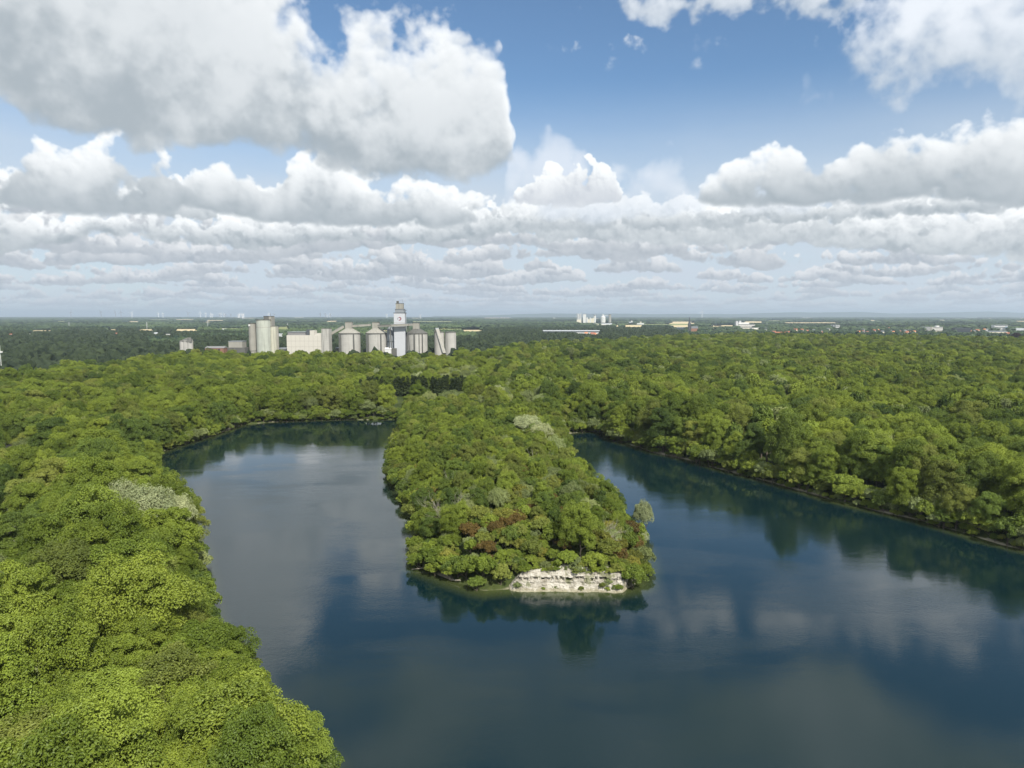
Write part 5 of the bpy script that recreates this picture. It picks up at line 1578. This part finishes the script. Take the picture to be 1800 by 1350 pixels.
MB().box(-2.6 * u1, 2.6 * u1, 0, 20, 0, fzz(552.2)).make('wall', PALE, t_); MB().box(-2.7 * u1, 2.7 * u1, -1, 21, fzz(552.2), fzz(551.8)).make('roof', ROOFG, t_)
t_ = far_thing('mill_row', 1037, 'row of low white mill buildings in the middle of the far works', 'building')
for i, (a, b, tp) in enumerate(((-6, -3.6, 558), (-3.4, -.4, 561), (-.2, 2, 558.5), (2.2, 5.2, 560))): MB().box(a * u1, b * u1, i, 20 + i, 0, fzz(tp)).make('building_wing', PALE if i % 2 == 0 else CREAM, t_)
t_ = far_thing('lattice_silo', 1045.7, 'narrow silo with a dark top in the middle of the far works', 'silo')
MB().cyl(0, 10, 0, fzz(555), 2.1 * u1, k=24).make('wall', PALE, t_, smooth_=True); MB().cyl(0, 10, fzz(555), fzz(553.4), 2.2 * u1, k=24).make('dark_top', STEEL, t_, smooth_=True)
MB().box(-4 * u1, -1.8 * u1, 0, 14, 0, fzz(559)).make('side_house', CREAM, t_)
t_ = far_thing('dome_silo', 1060.5, 'wide white silo with a domed roof and a bridge in the far works', 'silo')
MB().cyl(0, 12, 0, fzz(557.5), 4.3 * u1, k=32).make('wall', PALE, t_, smooth_=True)
MB().cyl(0, 12, fzz(557.5), fzz(555.4), 4.3 * u1, 1.6 * u1, k=32).make('dome', PALE, t_, smooth_=True)
MB().box(-1.2 * u1, 1.2 * u1, 8, 14, fzz(555.5), fzz(552.5)).make('head_house', PALE, t_)
MB().beam((0, 11, fzz(554.2)), (9.4 * u1, 11, fzz(554.8)), 5, 5).make('bridge', CLADW, t_)
t_ = far_thing('slim_tower', 1072.4, 'tall grey tapering tower, rightmost of the far cement works', 'tower')
MB().cyl(0, 12, 0, fzz(553), 2.6 * u1, 2.1 * u1, k=24).make('shaft', CONCG, t_, smooth_=True); MB().cyl(0, 12, fzz(553), fzz(552.4), 2.4 * u1, k=24).make('rim', CONCD, t_, smooth_=True)
openings.append((1012, 1077, D - 1, D + 40))
block(972, 976, 561.6, 558.4, 20, 'water_tower', 'tiny pale tower over the red roofs of the far village', 'tower', PALE)
for i, (px, wd, nm) in enumerate(((962, 7, 'leftmost'), (970, 6, 'second'), (979, 8, 'third'), (988, 6, 'rightmost'))): block(px, px + wd, 563, 561.6, 20, 'village_house', f'{nm} red roof of the far village left of the second works', 'house', CREAM, ROOFR, .5, group='roofs of the far village')

# --- power pylons
def pylon(px, pyb, pyt, label):
    b0 = at(px, pyb, 3); D = b0.y
    t_, z0 = thing('power_pylon', b0.x, D, label, 'pylon', 'power pylons', z=2.8); h = on(px, pyt, D).z - z0
    w_ = h * .05; f_ = MB()
    for a in (-1, 1):
        for b_ in (-1, 1): f_.beam((a * w_, b_ * w_, 0), (a * .4, b_ * .4, h), .3, .3)
    for i in range(6):
        z1, z2 = h * i / 6, h * (i + 1) / 6; q1, q2 = w_ * (1 - i / 6) + .3, w_ * (1 - (i + 1) / 6) + .3
        f_.beam((-q1, -q1, z1), (q2, -q2, z2), .25, .25).beam((q1, -q1, z1), (-q2, -q2, z2), .25, .25)
    f_.make('lattice', CLADW, t_)
    for i, zz in enumerate((.72, .84, .95)): MB().beam((-h * .16 * (1 - i * .15), 0, h * zz), (h * .16 * (1 - i * .15), 0, h * zz), .3, .35).make('crossarm', CLADW, t_)
pylon(122, 580, 566, 'tall thin pylon over the lit wood, leftmost of the pylons')
pylon(258.5, 579, 566.5, 'thin pylon just left of the pale stubble field')
pylon(365.5, 578.5, 563, 'thin pylon behind the pale field, rightmost of the left side')
pylon(1348, 575, 568, 'small pylon right of the white stepped building')
pylon(505.5, 577, 568, 'small pylon between the grey silos and the white hall')
# --- masts seen against the horizon
WHITE = plain('turbine_white', (.85, .85, .86), .5, .02); TGREY = plain('turbine_grey', (.34, .36, .40), .5, .02)
turb = [(232, 556.5, 549, 1), (278.5, 556.5, 549.5, 1), (286.5, 556.6, 550, 1), (331, 560, 549, 0), (352.5, 558, 549, 1), (362, 557, 550, 1), (370.5, 557, 551, 1), (373.5, 559, 552, 1), (385.5, 558, 552, 0), (388.5, 556, 550, 1),
        (394, 556.5, 551, 1), (396.5, 556.5, 551.5, 0), (406, 556.5, 551.5, 0), (419, 558, 552.5, 1), (421.5, 557.5, 551, 1), (426, 558, 552, 1), (428.5, 556.5, 551, 1), (472.5, 556.5, 550.5, 1), (482.5, 557, 551.5, 0), (563.5, 556.5, 550.5, 0),
        (572, 557, 551, 0), (575.5, 559.5, 553, 1), (580, 558.8, 551.5, 1), (581, 556.5, 552, 0), (125, 556.3, 547.5, 0), (178, 556.2, 547, 0), (203.5, 556.2, 547.2, 0), (213, 556.2, 547.5, 0), (680, 557, 552, 1), (739, 557.4, 553, 1), (1234, 556, 546.5, 1)]
cnt = {}
for i, (px, pyb, pyt, wt) in enumerate(turb):
    D = min(15000.0, max(7000.0, at(px, max(pyb, 557.5), 3).y)); b0 = on(px, pyb, D)
    zone = 'above the far left woods' if px < 300 else 'over the pale field left of silos' if px < 431 else 'between grey silos and white tower' if px < 690 else 'right of the white tower'
    k = (wt, zone); cnt[k] = cnt.get(k, 0) + 1
    t_, z0 = thing('wind_turbine', b0.x, D, f"{nth(cnt[k])} {'white' if wt else 'grey'} wind turbine from the left, {zone}", 'wind turbine', 'wind turbines along the horizon', rz=random.uniform(-.8, .8), z=3)
    H_ = on(px, pyt + 1.2, D).z - 3; mm = WHITE if wt else TGREY; R_ = H_ * .55; wdt = max(1.8, D * .00055)
    MB().cyl(0, 0, 0, H_, wdt * 1.1, wdt * .7, 10).make('mast', mm, t_)
    MB().box(-wdt * .8, wdt * .8, -wdt * 1.6, wdt * 2.4, H_ - wdt * .6, H_ + wdt * .9).make('nacelle', mm, t_)
    a0 = random.random() * 2.1
    for j in range(3):
        a = a0 + j * 2.094; e_ = Vector((math.sin(a), 0, math.cos(a)))
        p0 = Vector((0, -wdt * 2.0, H_)); s_ = Vector((math.cos(a), 0, -math.sin(a)))
        MB().add([tuple(p0 - s_ * wdt * .5), tuple(p0 + s_ * wdt * .5), tuple(p0 + e_ * R_ * .3 + s_ * wdt * .8), tuple(p0 + e_ * R_), tuple(p0 + e_ * R_ * .3 - s_ * wdt * .5), tuple(p0 + Vector((0, -wdt * .4, 0)) + e_ * R_ * .2)],
                 [(0, 1, 5), (1, 2, 5), (2, 3, 5), (3, 4, 5), (4, 0, 5), (4, 3, 2, 1, 0)]).make('blade', mm, t_)

# --- hills on the right horizon
prof = [(760, 555.6), (850, 554.4), (900, 552.6), (960, 550.8), (1010, 551.4), (1100, 551.2), (1150, 552.4), (1200, 551.4), (1250, 551.8), (1300, 552), (1340, 550.2), (1400, 548.8), (1440, 549.6), (1500, 548.2), (1530, 549.2), (1570, 551.2), (1640, 550.2), (1700, 548.4), (1740, 547.4), (1790, 549.8), (1900, 549), (2100, 552), (2400, 555)]
D = 24000.0
pxs = np.arange(760, 2400, 4.0); tops = np.interp(pxs, [p_[0] for p_ in prof], [p_[1] for p_ in prof]) + .25 * fbm((pxs * .03).astype(np.float32), (pxs * 0).astype(np.float32) + 4, 4)
xs_ = np.array([on(p_, 555, D).x for p_ in pxs]); zs_ = HC + (555.0 - tops) / F * D
rows_ = [(-3200, .0), (-2000, .25), (-1000, .62), (-300, .92), (0, 1.0), (900, .9), (2600, .4), (4200, 0)]
HV = np.concatenate([np.stack([xs_ * (D + dy_) / D, np.full(len(xs_), D + dy_), np.maximum(zs_ - 2, 4) * k_ + 2 + (k_ * (1 - k_)) * 90 * fbm((pxs * .02).astype(np.float32), (pxs * 0 + dy_ * .003).astype(np.float32), 4)], 1) for dy_, k_ in rows_])
n = len(xs_); ii = (np.arange(len(rows_) - 1)[:, None] * n + np.arange(n - 1)[None, :]).ravel()
hills = link(bpy.data.objects.new('hills', np_mesh('hills', HV, np.stack([ii, ii + 1, ii + n + 1, ii + n], 1), plain('hill_woods', (.045, .07, .035), .95, .3, .002), True)))
tag(hills, kind='structure')

# --- copper beech and lit rows of trees
rs = np.random.RandomState(5)
p = at(1785, 607, 3)
PURPLE = foliage_mat('leaves_purple', (.022, .010, .014), (.055, .026, .034), trans=.15)
for px, s, lab in ((1784, 1.75, 'large dark purple copper beech near the right border'), (1741, 1.3, 'round yellow-green tree at the left foot of the purple tree')):
    q = at(px, 606, 3)
    cm, tm = MESH['broadleaf', 1, 'deep' if s > 1.5 else 'bright']
    cm = cm.copy()
    if s > 1.5: cm.materials.clear(); cm.materials.append(PURPLE)
    root = empty('broadleaf_tree', (q.x, q.y, 2.8)); root.scale = (s, s, s * .9); tag(root, lab, 'tree')
    link(bpy.data.objects.new('crown', cm), root); link(bpy.data.objects.new('trunk', tm), root)

# --- middle distance: single crowns of the woods behind the near forest, some 900-2600 m off
def spread(y0, y1, sp, rs, wide=.84):
    b = np.arange(y0, y1, sp * .9); n_ = (2 * wide * y1 / sp)
    A, B = np.meshgrid(np.arange(-wide * y1, wide * y1, sp), b)
    A, B = A.ravel(), B.ravel(); A = A + (rs.rand(len(A)) - .5) * sp; B = B + (rs.rand(len(B)) - .5) * sp
    k = np.abs(A) < wide * B + 60
    return A[k], B[k]
A, B = spread(480, 2600, 11.5, rs)
lim = near_limit(A, B)
k = B > lim
yard = np.zeros(len(A), bool)
for cx_, cy_, cr2 in YARD: yard |= np.hypot(A - cx_, B - cy_) < cr2 + 3
yard |= (A > fx(325)) & (A < fx(805)) & (np.abs(B - 885) < 22) & (rs.rand(len(A)) < .75)
yard |= (A > fx(365)) & (A < fx(800)) & (B < 885) & (B > 700) & (rs.rand(len(A)) < .9)
yard |= np.hypot(A - MAST[0], B - MAST[1]) < 12
k &= ~yard
cov = fbm((A * .0022).astype(np.float32), (B * .0042).astype(np.float32), 4)
px_ = CX + F * A / B
town = (px_ > 1235) & (B > 1750) & (B < 3400)
k &= np.where(town, (rs.rand(len(A)) < .45), (cov > -.34) | (B < 1500))
k &= (rs.rand(len(A)) < .96)
A, B, cov, town = A[k], B[k], cov[k], town[k]
h = 10 + 8 * rs.rand(len(A)) + 3 * cov; h = np.where(town, h * .55, h)
r = 4.8 + 3.0 * rs.rand(len(A)); r = np.where(town, r * .8, r)
lm = sight(A, B, h); kk = lm > 3.0
A, B, h, r, cov = A[kk], B[kk], np.minimum(h, lm)[kk], np.where(lm < 8, r * .7, r)[kk], cov[kk]
px_ = CX + F * A / B
# on the left the woods just beyond are coloured darker to imitate cloud shadow
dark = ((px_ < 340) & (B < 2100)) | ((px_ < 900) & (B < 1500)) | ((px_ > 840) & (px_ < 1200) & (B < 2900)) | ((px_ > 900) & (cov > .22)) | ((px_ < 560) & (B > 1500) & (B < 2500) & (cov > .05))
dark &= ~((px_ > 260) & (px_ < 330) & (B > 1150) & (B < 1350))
tn = np.clip(.30 + .55 * rs.rand(len(A)), 0, 1)
for nm, sel, mt, lab in (('distant_wood', ~dark, FAR, 'green woods beyond the near forest, broken by fields'), ('cloud_shaded_wood', dark, FARD, 'dark blackish-green wood beyond the near forest')):
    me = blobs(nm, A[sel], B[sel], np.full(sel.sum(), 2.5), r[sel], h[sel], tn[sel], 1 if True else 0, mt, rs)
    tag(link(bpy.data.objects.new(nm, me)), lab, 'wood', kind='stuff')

# --- farther woods, hedges and copses out to the horizon
parts_ = []
for y0, y1, sp, rr, hh in ((2600, 5200, 24, 15, 14), (5200, 10500, 52, 38, 17), (10500, 22000, 120, 95, 20)):
    A, B = spread(y0, y1, sp, rs)
    cov = fbm((A * .0009 + 3).astype(np.float32), (B * .0026).astype(np.float32), 5, .6)
    px_ = CX + F * A / B
    kk = (cov > -.10) | (rs.rand(len(A)) < .12)
    kk &= np.where((px_ > 1235) & (B < 3400), rs.rand(len(A)) < .6, True)
    A, B, cov = A[kk], B[kk], cov[kk]
    h = hh * (.7 + .55 * rs.rand(len(A))); lm = sight(A, B, h); kk = lm > 3
    A, B, cov, h = A[kk], B[kk], cov[kk], np.minimum(h, lm)[kk]
    parts_.append((A, B, rr * (.6 + .6 * rs.rand(len(A))), h, cov))
A, B, r, h, cov = (np.concatenate([p_[i] for p_ in parts_]) for i in range(5))
tn = np.clip(.25 + .5 * rs.rand(len(A)) - .25 * (cov > .15), 0, 1)
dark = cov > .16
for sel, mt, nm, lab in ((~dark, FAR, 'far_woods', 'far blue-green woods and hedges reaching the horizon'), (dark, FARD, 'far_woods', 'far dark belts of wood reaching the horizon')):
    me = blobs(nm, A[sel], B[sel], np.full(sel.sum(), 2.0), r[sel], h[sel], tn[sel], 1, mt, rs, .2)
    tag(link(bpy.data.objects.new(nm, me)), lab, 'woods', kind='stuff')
print('far', len(A))

# --- haze: the air between here and the hills
m = new_mat('haze')
v = node('ShaderNodeVolumePrincipled')
setin(v, 'Color', (.72, .86, 1.0)); setin(v, 'Density', HAZE_DENS); setin(v, 'Anisotropy', .25)
o_ = node('ShaderNodeOutputMaterial'); X.nt.links.new(v.outputs[0], o_.inputs['Volume'])
hz = MB().box(-33000, 33000, -4000, 33000, -7, 270).make('haze', m)
tag(hz, 'thin blue summer haze over the plain', 'haze', kind='stuff')
